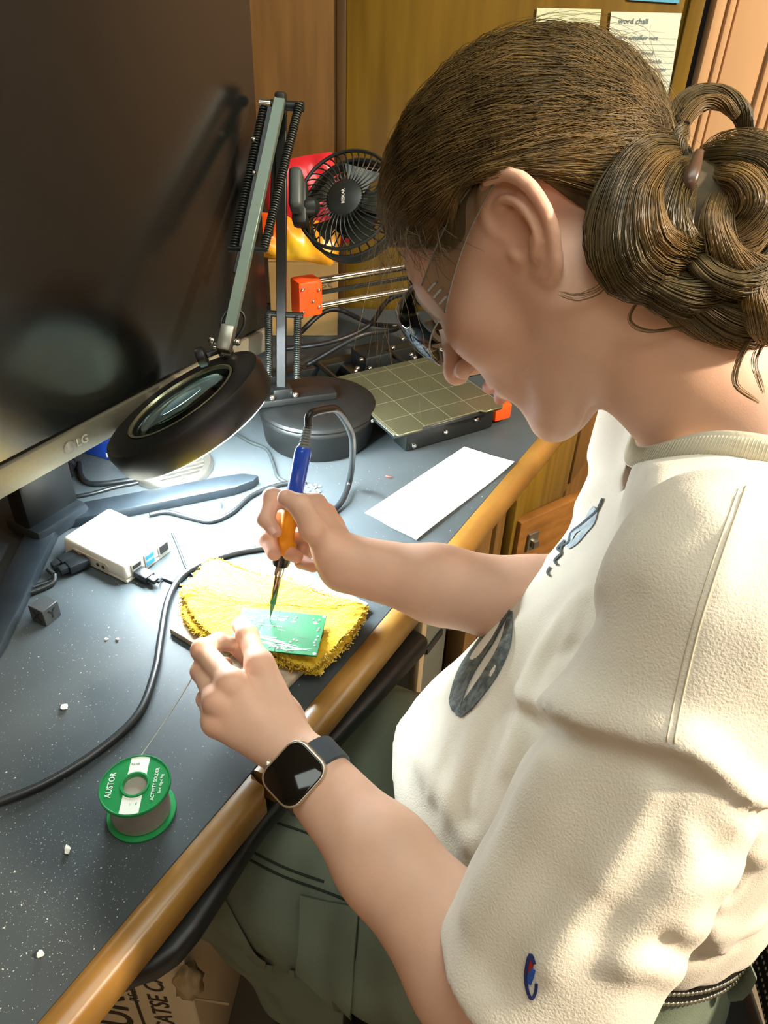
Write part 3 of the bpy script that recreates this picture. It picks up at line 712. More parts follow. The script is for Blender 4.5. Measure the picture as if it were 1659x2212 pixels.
layer([(396, 1292), (398, 1335), (432, 1372), (505, 1408), (600, 1436), (680, 1452), (700, 1440), (745, 1398), (783, 1340), (776, 1318), (700, 1296), (610, 1262), (560, 1248), (512, 1232), (460, 1222), (415, 1268)], DTOP+.0095, .0068, 2, 'lower_fold')
layer([(394, 1280), (402, 1300), (436, 1352), (505, 1392), (600, 1420), (664, 1442), (690, 1430), (742, 1378), (786, 1322), (778, 1308), (700, 1284), (625, 1254), (560, 1242), (512, 1224), (456, 1210), (412, 1256)], DTOP+.0165, .0068, 9, 'upper_fold')

PZ = DTOP+.0300
m_pcb = mat('green_solder_mask', (6, 108, 60), .5, noise=.05, nscale=60, spec=.25)
m_tin = mat('bright_solder', (232, 236, 232), .25, metal=.5, noise=.05)
cn = [Z(*q, PZ) for q in ((522, 1311), (705, 1330), (682, 1417), (497, 1397))]
pcb = root('circuit_board', sum(cn)/4, 'green circuit board with white solder joints lying on the yellow cloth', 'circuit board')
X_ = cn[1]-cn[0]; WX = np.linalg.norm(X_); Y_ = cn[0]-cn[3]; Mc = frame(sum(cn)/4, X_, (0.0, 0.0, 1)); WY_ = abs((cn[0]-cn[3])@Mc[:3, 1])
WX *= .99
MB(Mc).box((0, 0, -.0008), (WX, WY_, .0016), .0002, 1).build('board', m_pcb, pcb, 30)
pads = MB(Mc)
def pad(x, y, r=.0007, h=.0006): pads.lathe([(r, 0), (r*.8, h*.6), (.0001, h)], 8, M=np.array([[1, 0, 0, (x-.5)*WX], [0, 1, 0, (.5-y)*WY_], [0, 0, 1, 0], [0, 0, 0, 1]]))
for i in range(9): pad(.03+.022*i, .12, .0006)
for i in range(9): pad(.02+.022*i, .24, .0007); pad(.02+.022*i, .30, .0007)
for i in range(12): pad(.26+.024*i, .40, .0008)
for i in range(8): pad(.26+.022*i, .17, .0007); pad(.28+.022*i, .24, .0006)
for i in range(6): pad(.44+.022*i, .20, .0008); pad(.44+.022*i, .14, .0006)
for i in range(12): pad(.30+.018*i, .68, .0008); pad(.30+.018*i, .73, .0007)
for x, y in ((.86, .13), (.93, .13), (.9, .2), (.88, .21), (.95, .34), (.94, .40), (.96, .55), (.95, .63), (.94, .7), (.95, .76), (.70, .68), (.74, .70), (.67, .74), (.5, .88), (.55, .93), (.60, .87), (.46, .9), (.72, .92), (.4, .95), (.66, .95), (.56, .14), (.64, .17), (.66, .12)): pad(x, y, .0012, .0009)
for x, y in ((.02, .04), (.975, .04), (.97, .95)): pad(x, y, .0016, .0003)
pads.build('solder_joints', m_tin, pcb)['kind'] = 'stuff'
flux = MB(Mc)
def streak(x0, y0, x1, y1, w_): 
    a = np.array([(x0-.5)*WX, (.5-y0)*WY_]); b2 = np.array([(x1-.5)*WX, (.5-y1)*WY_]); d_ = b2-a; n_ = np.array([-d_[1], d_[0]])/np.linalg.norm(d_)*w_; m_ = (a+b2)/2
    flux.prism([tuple(a), tuple(m_-n_), tuple(b2), tuple(m_+n_)], .00005, .00022)
for s_ in ((.30, .70, .62, .76, .0012), (.34, .78, .92, .90, .0011), (.36, .74, .80, .83, .0008), (.42, .84, .70, .95, .0010), (.60, .95, .93, .85, .0008), (.46, .23, .54, .24, .0013), (.60, .25, .67, .23, .0011), (.86, .22, .93, .23, .0014), (.32, .82, .6, .82, .0012), (.48, .9, .66, .88, .0008), (.30, .05, .38, .12, .0005), (.48, .47, .58, .48, .0005), (.24, .3, .30, .33, .001)): streak(*s_)
flux.build('flux_residue', mat('white_flux', (214, 232, 222), .5, noise=.05), pcb, 0)['kind'] = 'stuff'
trc = MB(Mc)
for x0, y0, x1, y1 in ((.30, .38, .30, .66), (.36, .55, .44, .36), (.26, .30, .42, .10), (.70, .15, .70, .60), (.70, .60, .86, .62), (.54, .5, .54, .62), (.78, .1, .78, .3)):
    a = np.array([(x0-.5)*WX, (.5-y0)*WY_]); b2 = np.array([(x1-.5)*WX, (.5-y1)*WY_]); d_ = b2-a; n_ = np.array([-d_[1], d_[0]])/np.linalg.norm(d_)*.0002
    trc.prism([tuple(a-n_), tuple(b2-n_), tuple(b2+n_), tuple(a+n_)], .00002, .0001)
trc.build('traces', mat('dark_green_trace', (8, 96, 58), .4, noise=.05), pcb, 0)
for x, y in ((.985, .36), (.98, .42)): MB(Mc).box(((x-.5)*WX, (.5-y)*WY_, -.004), (.003, .004, .006), .0005, 1).build('component', m_black, pcb)
for x, y in ((.44, .05), (.10, .97), (.52, .99)): MB(Mc).tube([((x-.5)*WX, (.5-y)*WY_, -.003), ((x-.5)*WX+.001, (.5-y)*WY_+.001, .003), ((x-.5)*WX+.002, (.5-y)*WY_, .006)], .0003, 5).build('component_lead', m_tin, pcb)

# ================================================================== soldering iron
tipP = Z(583, 1336, PZ+.0006)
best = None
for t in np.arange(.50, .73, .002):
    q = D(657, 964, t); L = np.linalg.norm(q-tipP)
    if best is None or abs(L-.178) < best[0]: best = (abs(L-.178), t, q)
topP = best[2]; iax = (topP-tipP)/np.linalg.norm(topP-tipP); IL = np.linalg.norm(topP-tipP)
MI = frame(tipP, RT, iax)
iron = root('soldering_iron', tipP, 'blue and yellow soldering iron held in the right hand above the circuit board', 'soldering iron')
k = IL/.178
def zs(pr_): return [(r_, z_*k) for r_, z_ in pr_]
MB(MI).lathe(zs([(.0003, 0), (.0010, .006), (.0022, .014), (.0024, .016)]), 16).build('tip', mat('tinned_tip', (140, 132, 112), .3, metal=.9, noise=.2, nscale=200), iron)
MB(MI).lathe(zs([(.0024, .016), (.0032, .017), (.0034, .046), (.0032, .047)]), 18).build('barrel', mat('heat_tinted_steel', (150, 132, 104), .22, metal=1, noise=.2, nscale=120), iron)
MB(MI).lathe(zs([(.0032, .047), (.0046, .048), (.0046, .058), (.0040, .059)]), 18).build('ferrule', m_chrome, iron)
MB(MI).lathe(zs([(.004, .058), (.0080, .059), (.0086, .062), (.0088, .072), (.0075, .073)]), 22).build('collar_nut', mat('glossy_black_nut', (22, 24, 24), .22, noise=.05), iron)
m_yel = mat('yellow_foam_grip', (244, 156, 12), .55, noise=.06, bump=.2, bscale=500)
MB(MI).lathe(zs([(.0075, .072), (.0110, .073), (.0120, .077), (.0112, .081), (.0084, .084), (.0074, .090), (.0074, .104), (.0080, .110), (.0078, .118)]), 24).build('grip', m_yel, iron)
MB(MI).lathe(zs([(.0070, .112), (.0074, .114), (.0078, .150), (.0076, .172), (.0066, .176), (.005, .178)]), 24).build('handle', mat('glossy_blue_handle', (28, 84, 206), .2, noise=.05, coat=.4), iron)
rp = [(.0052, .176)]
for i in range(9): rp += [(.0050-.00016*i, .179+.0026*i), (.0042-.00016*i, .1803+.0026*i)]
MB(MI).lathe(zs(rp), 16).build('strain_relief', mat('grey_strain_relief', (120, 128, 128), .35, noise=.1), iron)
te = tipP+iax*.202*k
cz = DTOP+.0042
pts = [te-iax*.006*k, te+iax*.006, D(706, 884, .70), D(728, 886, .72), D(752, 920, .77), D(762, 960, .82), Z(757, 1030, cz+.02), Z(740, 1080, cz+.004), Z(705, 1116, cz), Z(650, 1150, cz), Z(590, 1178, cz), Z(510, 1193, cz), Z(440, 1216, cz), Z(390, 1248, cz), Z(362, 1300, cz), Z(347, 1380, cz), Z(335, 1450, cz), Z(300, 1540, cz), Z(225, 1612, cz), Z(110, 1686, cz), Z(0, 1732, cz), Z(-120, 1770, cz)]
MB().tube(spline(pts, 220), .0037, 10).build('cord', m_cable, iron, 180)

# ================================================================== paper, vents, leads
m_wpaper = mat('white_paper', (232, 232, 228), .8, noise=.02, nscale=8, bump=.05, bscale=50)
pp = [Z(*q) for q in ((788, 1110), (1003, 967), (1110, 1004), (898, 1170))]
V = []; F = []; nu, nv = 24, 10
for lay in (0, 1):
    for i in range(nu+1):
        for j in range(nv+1):
            u = i/nu; v = j/nv; p = pp[0]*(1-u)*(1-v)+pp[1]*u*(1-v)+pp[2]*u*v+pp[3]*(1-u)*v
            z_ = DTOP+.0012+.0015*math.sin(u*4.2+1)*v+.010*max(0, u-.72)**1.5*2.2*(v)+.004*max(0, v-.6)*u+lay*.0006
            e = .0012*math.sin(v*9)*(u < .02)
            V.append((p[0]+e, p[1], z_))
N = (nu+1)*(nv+1)
for i in range(nu):
    for j in range(nv):
        a = i*(nv+1)+j; q = (a, a+nv+1, a+nv+2, a+1); F.append(tuple(N+x for x in q)); F.append(q[::-1])
def bnd(a, b2): F.append((a, b2, N+b2, N+a))
for i in range(nu): bnd(i*(nv+1), (i+1)*(nv+1)); bnd((i+1)*(nv+1)+nv, i*(nv+1)+nv)
for j in range(nv): bnd(j+1, j); bnd(nu*(nv+1)+j, nu*(nv+1)+j+1)
tag(MB().add(V, F).build('folded_paper', m_wpaper, None, 60), 'blank white folded sheet of paper lying at the desk edge', 'paper')

gc = np.array([*(Z(280, 1015)+Z(460, 1020))[:2]/2, DTOP]); gc[1] = (Z(370, 1060)[1]+Z(385, 968)[1])/2
MG = yawf(gc, .55)
gv = root('silver_vent_disc', gc, 'round silver disc with slanted slots lying under the magnifier lens', 'disc')
m_alu = mat('satin_aluminium', (170, 168, 158), .3, metal=.9, noise=.1, nscale=60)
MB(MG).lathe([(.0001, .0008), (.041, .0008), (.042, .0075), (.044, .0095), (.050, .0095), (.0525, .007), (.0535, .002), (.053, .0), (.0001, .0)], 56).build('rim', m_alu, gv)
for i in range(-4, 5):
    y = i*.0088; L = math.sqrt(max(0, .0415**2-y*y))
    MB(MG).box((0, y, .005), (2*L, .0048, .0045), .001, 1).build('slat', m_alu, gv)
wp = Z(300, 1012, DTOP+.01)
MB().cyl((wp[0], wp[1], DTOP+.010), (wp[0]+.028, wp[1]+.012, DTOP+.014), .0125, n=22, bev=.002).build('x', m_white)
o = bpy.data.objects['x']; o.name = 'white_adapter'; tag(o, 'white round plug adapter leaning on the silver disc', 'adapter'); 
o.location.z += .0085
sq = MB().tube(spline([(wp[0]+.02, wp[1]+.01, DTOP+.024), (wp[0]+.045, wp[1]+.02, DTOP+.030), (wp[0]+.05, wp[1]-.0, DTOP+.02), z4(335, 1030, .002), z4(300, 1042, .002), z4(250, 1052, .002), z4(180, 1070, .002), z4(90, 1080, .002)], 50), .0026, 8).build('adapter_cable', m_cable, None, 180)
tag(sq, 'black cable looping from the white adapter along the stand leg', 'cable')
cable('desk_cable', [z4(170, 1000, .0035), z4(176, 1030, .0035), z4(200, 1045, .0035), z4(260, 1040, .0035), z4(310, 1030, .0035), z4(335, 1010, .0035), Z(352, 985, DTOP+.02)], .0034, 'black cable curling round the blue box under the monitor')
bb = Z(250, 990)
bbx = root('blue_box', bb, 'small bright blue box sitting under the monitor beside the lens', 'box')
m_bb = mat('blue_plastic', (30, 70, 168), .4, noise=.08)
MB(yawf((bb[0]-.012, bb[1]+.02, DTOP), -.35)).box((0, 0, .014), (.062, .045, .028), .002).build('body', m_bb, bbx)
MB(yawf((bb[0]-.012, bb[1]+.02, DTOP), -.35)).box((.018, -.0232, .008), (.014, .001, .006), .0003, 1).build('mark', m_wpaper, bbx)
kp = Z(155, 1005)
ck = root('cable_ferrite', kp, 'black ferrite lump on the cable by the monitor stand', 'ferrite')
MB().cyl((kp[0]-.012, kp[1]+.012, DTOP+.010), (kp[0]+.004, kp[1]-.016, DTOP+.010), .0098, n=18, bev=.003).build('sleeve', m_black, ck)
MB().cyl((kp[0]+.004, kp[1]-.016, DTOP+.010), (kp[0]+.012, kp[1]-.034, DTOP+.006), .0055, .0035, n=12).build('boot', m_black, ck)
cable('grey_lead', [z4(470, 905, .002), z4(500, 930, .002), z4(540, 955, .002), z4(575, 970, .002), z4(590, 1000, .002), z4(600, 1030, .002), z4(628, 1046, .002)], .0022, 'dark lead trailing round the lamp base', m=mat('dark_grey_cable', (46, 52, 52), .4, noise=.1))
cable('desk_cable', [z4(322, 1112, .0028), z4(360, 1106, .0028), z4(410, 1118, .0028), z4(455, 1126, .0028), z4(500, 1108, .0028), z4(545, 1070, .0028), z4(600, 1048, .0028), z4(660, 1040, .0028)], .0029, 'black cable snaking from the white case to behind the soldering iron')
wc = Z(80, 1080)
tag(MB(yawf((wc[0], wc[1], DTOP), 1.2)).box((0, 0, .006), (.014, .006, .010), .002).build('white_clip', m_white), 'tiny white clip beside the monitor stand', 'clip')
# wire from spool to the left hand is added with the hands

# ---- crumbs, bits and dust
m_crumb = mat('pale_crumb', (222, 220, 206), .8, noise=.1, nscale=300)
def crumb(px, py, s_, seed, name, label, cat, m=m_crumb, sc=(1, 1, .6), group=None):
    r0 = np.random.default_rng(seed); b = bmesh.new(); bmesh.ops.create_icosphere(b, subdivisions=2, radius=1)
    for v in b.verts: v.co *= (1+.35*r0.normal()*.6); v.co = Vector((v.co.x*sc[0]*s_, v.co.y*sc[1]*s_, v.co.z*sc[2]*s_))
    mz = min(v.co.z for v in b.verts); p = Z(px, py)
    o = MB(yawf((p[0], p[1], DTOP-mz), r0.uniform(0, 6))).bm(b).build(name, m, None, 60)
    tag(o, label, cat, group); return o
crumb(140, 1531, .0032, 1, 'paper_crumb', 'pale crumb on the desk left of the iron cord', 'crumb')
crumb(146, 1838, .0026, 2, 'paper_crumb', 'pale oblong crumb on the desk left of the spool shadow', 'crumb', sc=(1.4, .8, .6))
crumb(88, 2064, .0024, 3, 'paper_crumb', 'pale crumb nearest the bottom left corner of the desk', 'crumb')
crumb(230, 1382, .0017, 4, 'paper_crumb', 'tiny crumb between the cube and the wooden board', 'crumb')
crumb(254, 1383, .0016, 14, 'pink_crumb', 'tiny pink crumb on the desk in front of the white case', 'crumb', m=mat('pink_bit', (196, 140, 120), .7, noise=.1))
crumb(840, 1032, .0032, 5, 'red_bit', 'small reddish offcut on the desk between iron and paper', 'scrap', m=mat('red_bit', (150, 80, 66), .6, noise=.1), sc=(.3, 1.4, .4))
crumb(478, 1093, .0036, 6, 'blue_wire_offcut', 'blue wire offcut on the desk behind the cloth', 'scrap', m=m_bb, sc=(1.5, .4, .4))
r0 = np.random.default_rng(11)
for i in range(14):
    a, rr = r0.uniform(0, 6.28), r0.uniform(2, 24)
    crumb(676+rr*math.cos(a), 1055+rr*.5*math.sin(a), .0016, 20+i, 'solder_bead', 'tiny shiny solder bead in the cluster behind the blue handle', 'solder bead', m=m_tin, group='solder beads behind the handle', sc=(1, 1, .8))
V = []; F = []
def fleck(x, y, s_, a):
    k = len(V); c, s2 = math.cos(a), math.sin(a)
    for u, v, w_ in ((-1, -.6, 0), (1, -.5, 0), (.8, .6, 0), (-.9, .5, 0), (0, 0, .7)): V.append((x+s_*(u*c-v*s2), y+s_*(u*s2+v*c), DTOP+.00005+s_*w_))
    F.extend([(k, k+1, k+4), (k+1, k+2, k+4), (k+2, k+3, k+4), (k+3, k, k+4), (k+3, k+2, k+1, k)])
for i in range(5200):
    if i % 3 == 0: px_a, py_a = r0.uniform(-20, 560), r0.uniform(1250, 2200)
    elif i % 3 == 1: px_a, py_a = r0.normal(120, 130), r0.normal(1900, 190)
    else: px_a, py_a = r0.uniform(0, 1100), r0.uniform(1000, 1500)
    p = Z(px_a, py_a)
    s_in = -(p-P0)@NO
    if s_in < .004 or p[1] < .05: continue
    fleck(p[0], p[1], min(.0016, .00018*math.exp(r0.normal(0, .55))), r0.uniform(0, 6))
dust = MB().add(V, F).build('solder_dust', mat('pale_dust', (190, 192, 180), .7, noise=.1), None, 0)
tag(dust, 'fine pale dust and specks scattered over the black desk top', 'dust', kind='stuff')

# ================================================================== carton on the floor under the desk
m_carton = kraft('cream_carton', (240, 228, 198), .05)
K = Z(388, 2046, .40)
Mk = yawf((K[0], K[1], 0), -.10)
cart = root('floor_carton', (K[0]-.15, K[1]+.1, 0), 'cream printed carton standing on the floor under the desk corner', 'carton')
MB(Mk).box((-.16, .13, .2), (.32, .26, .40), .002, 1).build('carton', m_carton, cart)
MB(Mk).box((-.16, .13, .4012), (.32, .258, .002), .0005, 1).build('lid_flap', m_carton, cart)
m_print = mat('dark_print', (70, 64, 52), .7, noise=.05)
tx = MB()
def side(x, z): return Mk@frame((x, -.0004, z), (0, 0, 1), (0, -1, 0))
V, F = text_mesh('DURUN', .075, side(-.115, .22), font_bold=True); tx.add(V, F)
V, F = text_mesh('P.S.Z.W.L', .018, side(-.078, .27)); tx.add(V, F)
V, F = text_mesh('CATSE CAR', .036, side(-.045, .25), font_bold=True); tx.add(V, F)
Ms = side(-.115, .22)
for x0, x1, y0, y1 in ((-.16, .16, .036, .040), (-.16, .16, -.040, -.036), (.156, .16, -.04, .04)): tx.box(((x0+x1)/2, (y0+y1)/2, .0002), (x1-x0, y1-y0, .0004), M=Ms)
tx.build('front_print', m_print, cart, 0)
tx = MB(); Mr = Mk@frame((.0004, .12, .30), (0, .25, .97), (1, 0, 0))
for s_, y, sz in (('THE ORIGINAL', .006, .010), ('MADE IN 11', -.012, .012), ('premium', .03, .009)): V, F = text_mesh(s_, sz, Mr@flatT(0, -y-.01, 0)); tx.add(V, F)
tx.build('side_print', m_print, cart, 0)
tp = MB(); r0 = np.random.default_rng(5); b = bmesh.new(); bmesh.ops.create_icosphere(b, subdivisions=3, radius=.02)
for v in b.verts: v.co *= 1+.3*math.sin(v.co.x*300)*math.sin(v.co.y*260+1)*math.cos(v.co.z*280)
tp.bm(b, Mk@np.array([[.8, 0, 0, .004], [0, .8, 0, -.006], [0, 0, 1.5, .33], [0, 0, 0, 1]]))
tp.box((.02, -.008, .29), (.06, .002, .006), .0008, 1, M=Mk)
tp.build('torn_tape', mat('clear_brown_tape', (196, 176, 136), .35, noise=.1, bump=.3, bscale=60), cart, 60)
# ================================================================== implicit-surface tools for the figure
def vlen(a): return np.sqrt((a*a).sum(-1))
def smin(a, b, k):
    h = np.clip(.5+.5*(b-a)/k, 0, 1); return b*(1-h)+a*h-k*h*(1-h)
def smax(a, b, k): return -smin(-a, -b, k)
def s_sph(p, c, r): return vlen(p-np.asarray(c))-r
def s_ell(p, c, r, R=None):
    q = p-np.asarray(c)
    if R is not None: q = q@R
    r = np.asarray(r); k0 = vlen(q/r); k1 = vlen(q/(r*r))+1e-9
    return k0*(k0-1)/k1
def s_cone(p, a, b, ra, rb):
    a = np.asarray(a); b = np.asarray(b); ab = b-a; t = np.clip(((p-a)@ab)/(ab@ab), 0, 1)
    return vlen(p-a-t[..., None]*ab)-(ra+(rb-ra)*t)
def s_chain(p, pts, rs, k=0.0):
    d = None
    for i in range(len(pts)-1):
        e = s_cone(p, pts[i], pts[i+1], rs[i], rs[i+1]); d = e if d is None else (np.minimum(d, e) if k == 0 else smin(d, e, k))
    return d
def s_box(p, c, h, r, R=None):
    q = p-np.asarray(c)
    if R is not None: q = q@R
    q = np.abs(q)-(np.asarray(h)-r); return vlen(np.maximum(q, 0))+np.minimum(q.max(-1), 0)-r
def mesh_sdf(fun, lo, hi, h, B=8, relax=2, lip=1.25):
    """sparse surface nets; fun(points (N,3)) -> signed distance"""
    lo = np.asarray(lo, float); hi = np.asarray(hi, float); nb = np.ceil((hi-lo)/(h*B)).astype(int)
    I = np.stack(np.meshgrid(*[np.arange(n) for n in nb], indexing='ij'), -1).reshape(-1, 3)
    cen = lo+(I+.5)*h*B; keep = []
    mc = np.zeros(len(I), np.int64)
    for b_ in range(8):
        for a in range(3): mc |= ((I[:, a].astype(np.int64) >> b_) & 1) << (3*b_+a)
    o = np.argsort(mc); I = I[o]; cen = cen[o]
    for s in range(0, len(cen), 2048): keep.append(np.abs(fun(cen[s:s+2048])) < .87*h*B*lip+h)
    I = I[np.concatenate(keep)]
    NX, NY, NZ = (nb*B+1); g = np.arange(B+1)
    off = np.stack(np.meshgrid(g, g, g, indexing='ij'), -1)
    keys = []; vpos = []; quads = []
    cc = np.array([(i, j, k) for i in (0, 1) for j in (0, 1) for k in (0, 1)])
    edges = [(a, b) for a in range(8) for b in range(a+1, 8) if np.abs(cc[a]-cc[b]).sum() == 1]
    CH = 16
    def work(s):
        base = I[s:s+CH]*B; G = base[:, None, None, None, :]+off
        v = fun((lo+G*h).reshape(-1, 3)).reshape(G.shape[:-1])
        C = np.stack([v[:, c[0]:c[0]+B, c[1]:c[1]+B, c[2]:c[2]+B] for c in cc], -1)
        sg = C < 0; mix = sg.any(-1) & ~sg.all(-1)
        if not mix.any(): return
        idx = np.argwhere(mix); cv = C[mix]; cell = base[idx[:, 0]]+idx[:, 1:]
        acc = np.zeros((len(cv), 3)); cnt = np.zeros(len(cv))
        for a, b in edges:
            m = (cv[:, a] < 0) != (cv[:, b] < 0)
            t = np.where(m, cv[:, a]/(cv[:, a]-cv[:, b]+1e-20), 0)
            acc += m[:, None]*(cc[a]+t[:, None]*(cc[b]-cc[a])); cnt += m
        ks = (cell[:, 0]*NY+cell[:, 1])*NZ+cell[:, 2]; vp_ = lo+(cell+acc/cnt[:, None])*h; qs = []
        for ax, e in ((0, 4), (1, 2), (2, 1)):
            m = (cv[:, 0] < 0) != (cv[:, e] < 0)
            if m.any():
                d1 = np.zeros(3, int); d2 = np.zeros(3, int); d1[(ax+1) % 3] = 1; d2[(ax+2) % 3] = 1
                c = cell[m]; q = np.stack([c, c-d1, c-d1-d2, c-d2], 1); kq = (q[..., 0]*NY+q[..., 1])*NZ+q[..., 2]
                flip = cv[m, 0] > 0; kq[flip] = kq[flip][:, ::-1]; qs.append(kq)
        return ks, vp_, qs
    from concurrent.futures import ThreadPoolExecutor
    with ThreadPoolExecutor(4) as ex:
        for r_ in ex.map(work, range(0, len(I), CH)):
            if r_ is not None: keys.append(r_[0]); vpos.append(r_[1]); quads.extend(r_[2])
    keys = np.concatenate(keys); vpos = np.concatenate(vpos); quads = np.concatenate(quads)
    o = np.argsort(keys); keys = keys[o]; vpos = vpos[o]
    ix = np.searchsorted(keys, quads); ix = np.minimum(ix, len(keys)-1); ok = (keys[ix] == quads).all(1); F = ix[ok]
    for _ in range(relax):
        acc = np.zeros_like(vpos); cnt = np.zeros(len(vpos))
        for a in range(4):
            b = (a+1) % 4
            for c_ in range(3): acc[:, c_] += np.bincount(F[:, a], vpos[F[:, b], c_], len(vpos))+np.bincount(F[:, b], vpos[F[:, a], c_], len(vpos))
            cnt += np.bincount(F[:, a], minlength=len(vpos))+np.bincount(F[:, b], minlength=len(vpos))
        ok = cnt > 0; vpos[ok] = .5*vpos[ok]+.5*acc[ok]/cnt[ok, None]
    return vpos, F
def fast_obj(name, V, F, m, parent=None, smooth=True, colors=None, origin=None):
    V = np.asarray(V, float); F = np.asarray(F); n = F.shape[1]
    origin = V.mean(0) if origin is None else np.asarray(origin, float)
    me = bpy.data.meshes.new(name); me.vertices.add(len(V)); me.vertices.foreach_set('co', (V-origin).astype(np.float32).ravel())
    me.loops.add(F.size); me.loops.foreach_set('vertex_index', F.astype(np.int32).ravel())
    me.polygons.add(len(F)); me.polygons.foreach_set('loop_start', (np.arange(len(F))*n).astype(np.int32))
    if smooth: me.polygons.foreach_set('use_smooth', np.ones(len(F), bool))
    me.update(calc_edges=True); me.validate()
    if colors is not None:
        at = me.color_attributes.new('tint', 'FLOAT_COLOR', 'POINT')
        c4 = np.ones((len(V), 4), np.float32); c4[:, :3] = colors; at.data.foreach_set('color', c4.ravel())
    me.materials.append(m)
    o = bpy.data.objects.new(name, me); COL.objects.link(o)
    if parent is not None: o.parent = parent; origin = origin-world_origin(parent)
    o.location = Vector([float(x) for x in origin]); return o
def traceN(fun, pxs, t0=.2, t1=1.2):
    """sphere-trace many pixels at once; rows of nan where nothing is hit"""
    d = np.array([ray(x, y) for x, y in pxs]); d /= vlen(d)[:, None]; t = np.full(len(d), t0); act = np.ones(len(d), bool)
    for _ in range(160):
        ii = np.where(act)[0]
        if not len(ii): break
        v = fun(CAM+d[ii]*t[ii, None]); done = np.abs(v) < 2e-4
        t[ii] += np.where(done, 0, np.where(v > 0, np.maximum(v*.8, 1e-4), v*.5)); act[ii[done | (t[ii] > t1)]] = False
    P = CAM+d*t[:, None]; P[(t > t1) | act] = np.nan
    return P
def trace(fun, px, py, t0=.2, t1=1.2, lift=0.0):
    p = traceN(fun, [(px, py)], t0, t1)[0]
    if np.isnan(p[0]): return None
    return p+grad(fun, p[None])[0]*lift if lift else p
def grad(fun, P, e=1e-3):
    g = np.stack([fun(P+np.eye(3)[i]*e)-fun(P-np.eye(3)[i]*e) for i in range(3)], -1); return g/(vlen(g)[:, None]+1e-9)
def strands(name, paths, r, m, parent, sides=3, taper=.35, kind=None):
    """paths (N,m,3) -> one mesh of thin tubes"""
    P = np.asarray(paths, float); N, mm, _ = P.shape
    T = np.gradient(P, axis=1); T /= (np.linalg.norm(T, axis=2, keepdims=True)+1e-12)
    ref = np.where(np.abs(T[..., 2:3]) < .9, np.array([0, 0, 1.0]), np.array([1.0, 0, 0]))
    A = np.cross(T, ref); A /= (np.linalg.norm(A, axis=2, keepdims=True)+1e-12); Bv = np.cross(T, A)
    u = np.linspace(0, 1, mm); prof = np.minimum(1, taper+(1-taper)*4*u*(1-u)*1.4)
    R = (np.full(N, r) if np.isscalar(r) else np.asarray(r))[:, None]*prof[None]
    ang = np.arange(sides)*2*PI/sides
    V = P[:, :, None, :]+R[:, :, None, None]*(np.cos(ang)[None, None, :, None]*A[:, :, None, :]+np.sin(ang)[None, None, :, None]*Bv[:, :, None, :])
    base = (np.arange(N)*mm*sides)[:, None, None]; i = np.arange(mm-1)[None, :, None]*sides; k = np.arange(sides)[None, None, :]; k2 = (k+1) % sides
    F = np.stack([base+i+k, base+i+k2, base+i+sides+k2, base+i+sides+k], -1).reshape(-1, 4)
    o = fast_obj(name, V.reshape(-1, 3), F, m, parent)
    if kind: o['kind'] = kind
    return o
QH = 1.0   # grid scale of the figure's surfaces
# ================================================================== the person: joints
Vn = lambda a: np.asarray(a, float)/np.linalg.norm(a)
HR = np.array([[-.5846, .094, -.8059], [-.4932, -.8298, .261], [-.6442, .5501, .5314]]).T   # columns: forward, left, up
HP, HL, HU = HR[:, 0], HR[:, 1], HR[:, 2]
HO = np.array([.1137, .5609, 1.1426]); EARP = HO+HL*.073
def H2W(p): return np.asarray(p, float)@HR.T+HO
TF = Vn((-.97, .24, 0)); TL = Vn((-.24, -.97, 0))
NB = np.array([.260, .478, 1.038])
SL = np.array([.180, .305, 1.030]); SR = np.array([.245, .610, 1.045])
EL = D(1165, 2235, .462); WL = Z(668, 1668, .803)
ER = D(1290, 1345, .665); WR = D(742, 1216, .695)

LH = {'index': [(560, 1437, .838), (534, 1372, .836), (522, 1352, .817), (515, 1350, .799)],
      'middle': [(500, 1478, .838), (438, 1404, .830), (470, 1386, .814), (504, 1393, .801)],
      'ring': [(470, 1516, .829), (436, 1450, .817), (457, 1437, .800), (487, 1434, .790)],
      'little': [(463, 1562, .815), (446, 1510, .803), (460, 1494, .789), (482, 1487, .783)],
      'thumb': [(612, 1552, .802), (582, 1488, .796), (548, 1430, .794), (514, 1400, .797)]}
LH = {k: [Z(*q) for q in v] for k, v in LH.items()}
RHs = {'index': [(680, 1092, .703), (588, 1076, .700), (574, 1120, .690), (594, 1147, .684)],
      'middle': [(700, 1112, .716), (596, 1122, .727), (578, 1164, .712), (592, 1196, .699)],
      'ring': [(716, 1134, .726), (628, 1160, .742), (614, 1190, .726), (640, 1202, .708)],
      'little': [(730, 1156, .730), (660, 1190, .740), (652, 1214, .725), (676, 1224, .710)],
      'thumb': [(715, 1186, .682), (674, 1142, .664), (648, 1092, .657), (618, 1076, .662)]}
RHs = {k: [D(*q) for q in v] for k, v in RHs.items()}
FR_ = {'index': (.0098, .0086, .0078, .0066), 'middle': (.0100, .0090, .0080, .0068), 'ring': (.0096, .0084, .0075, .0064), 'little': (.0088, .0074, .0066, .0056), 'thumb': (.0125, .0105, .0098, .0078)}

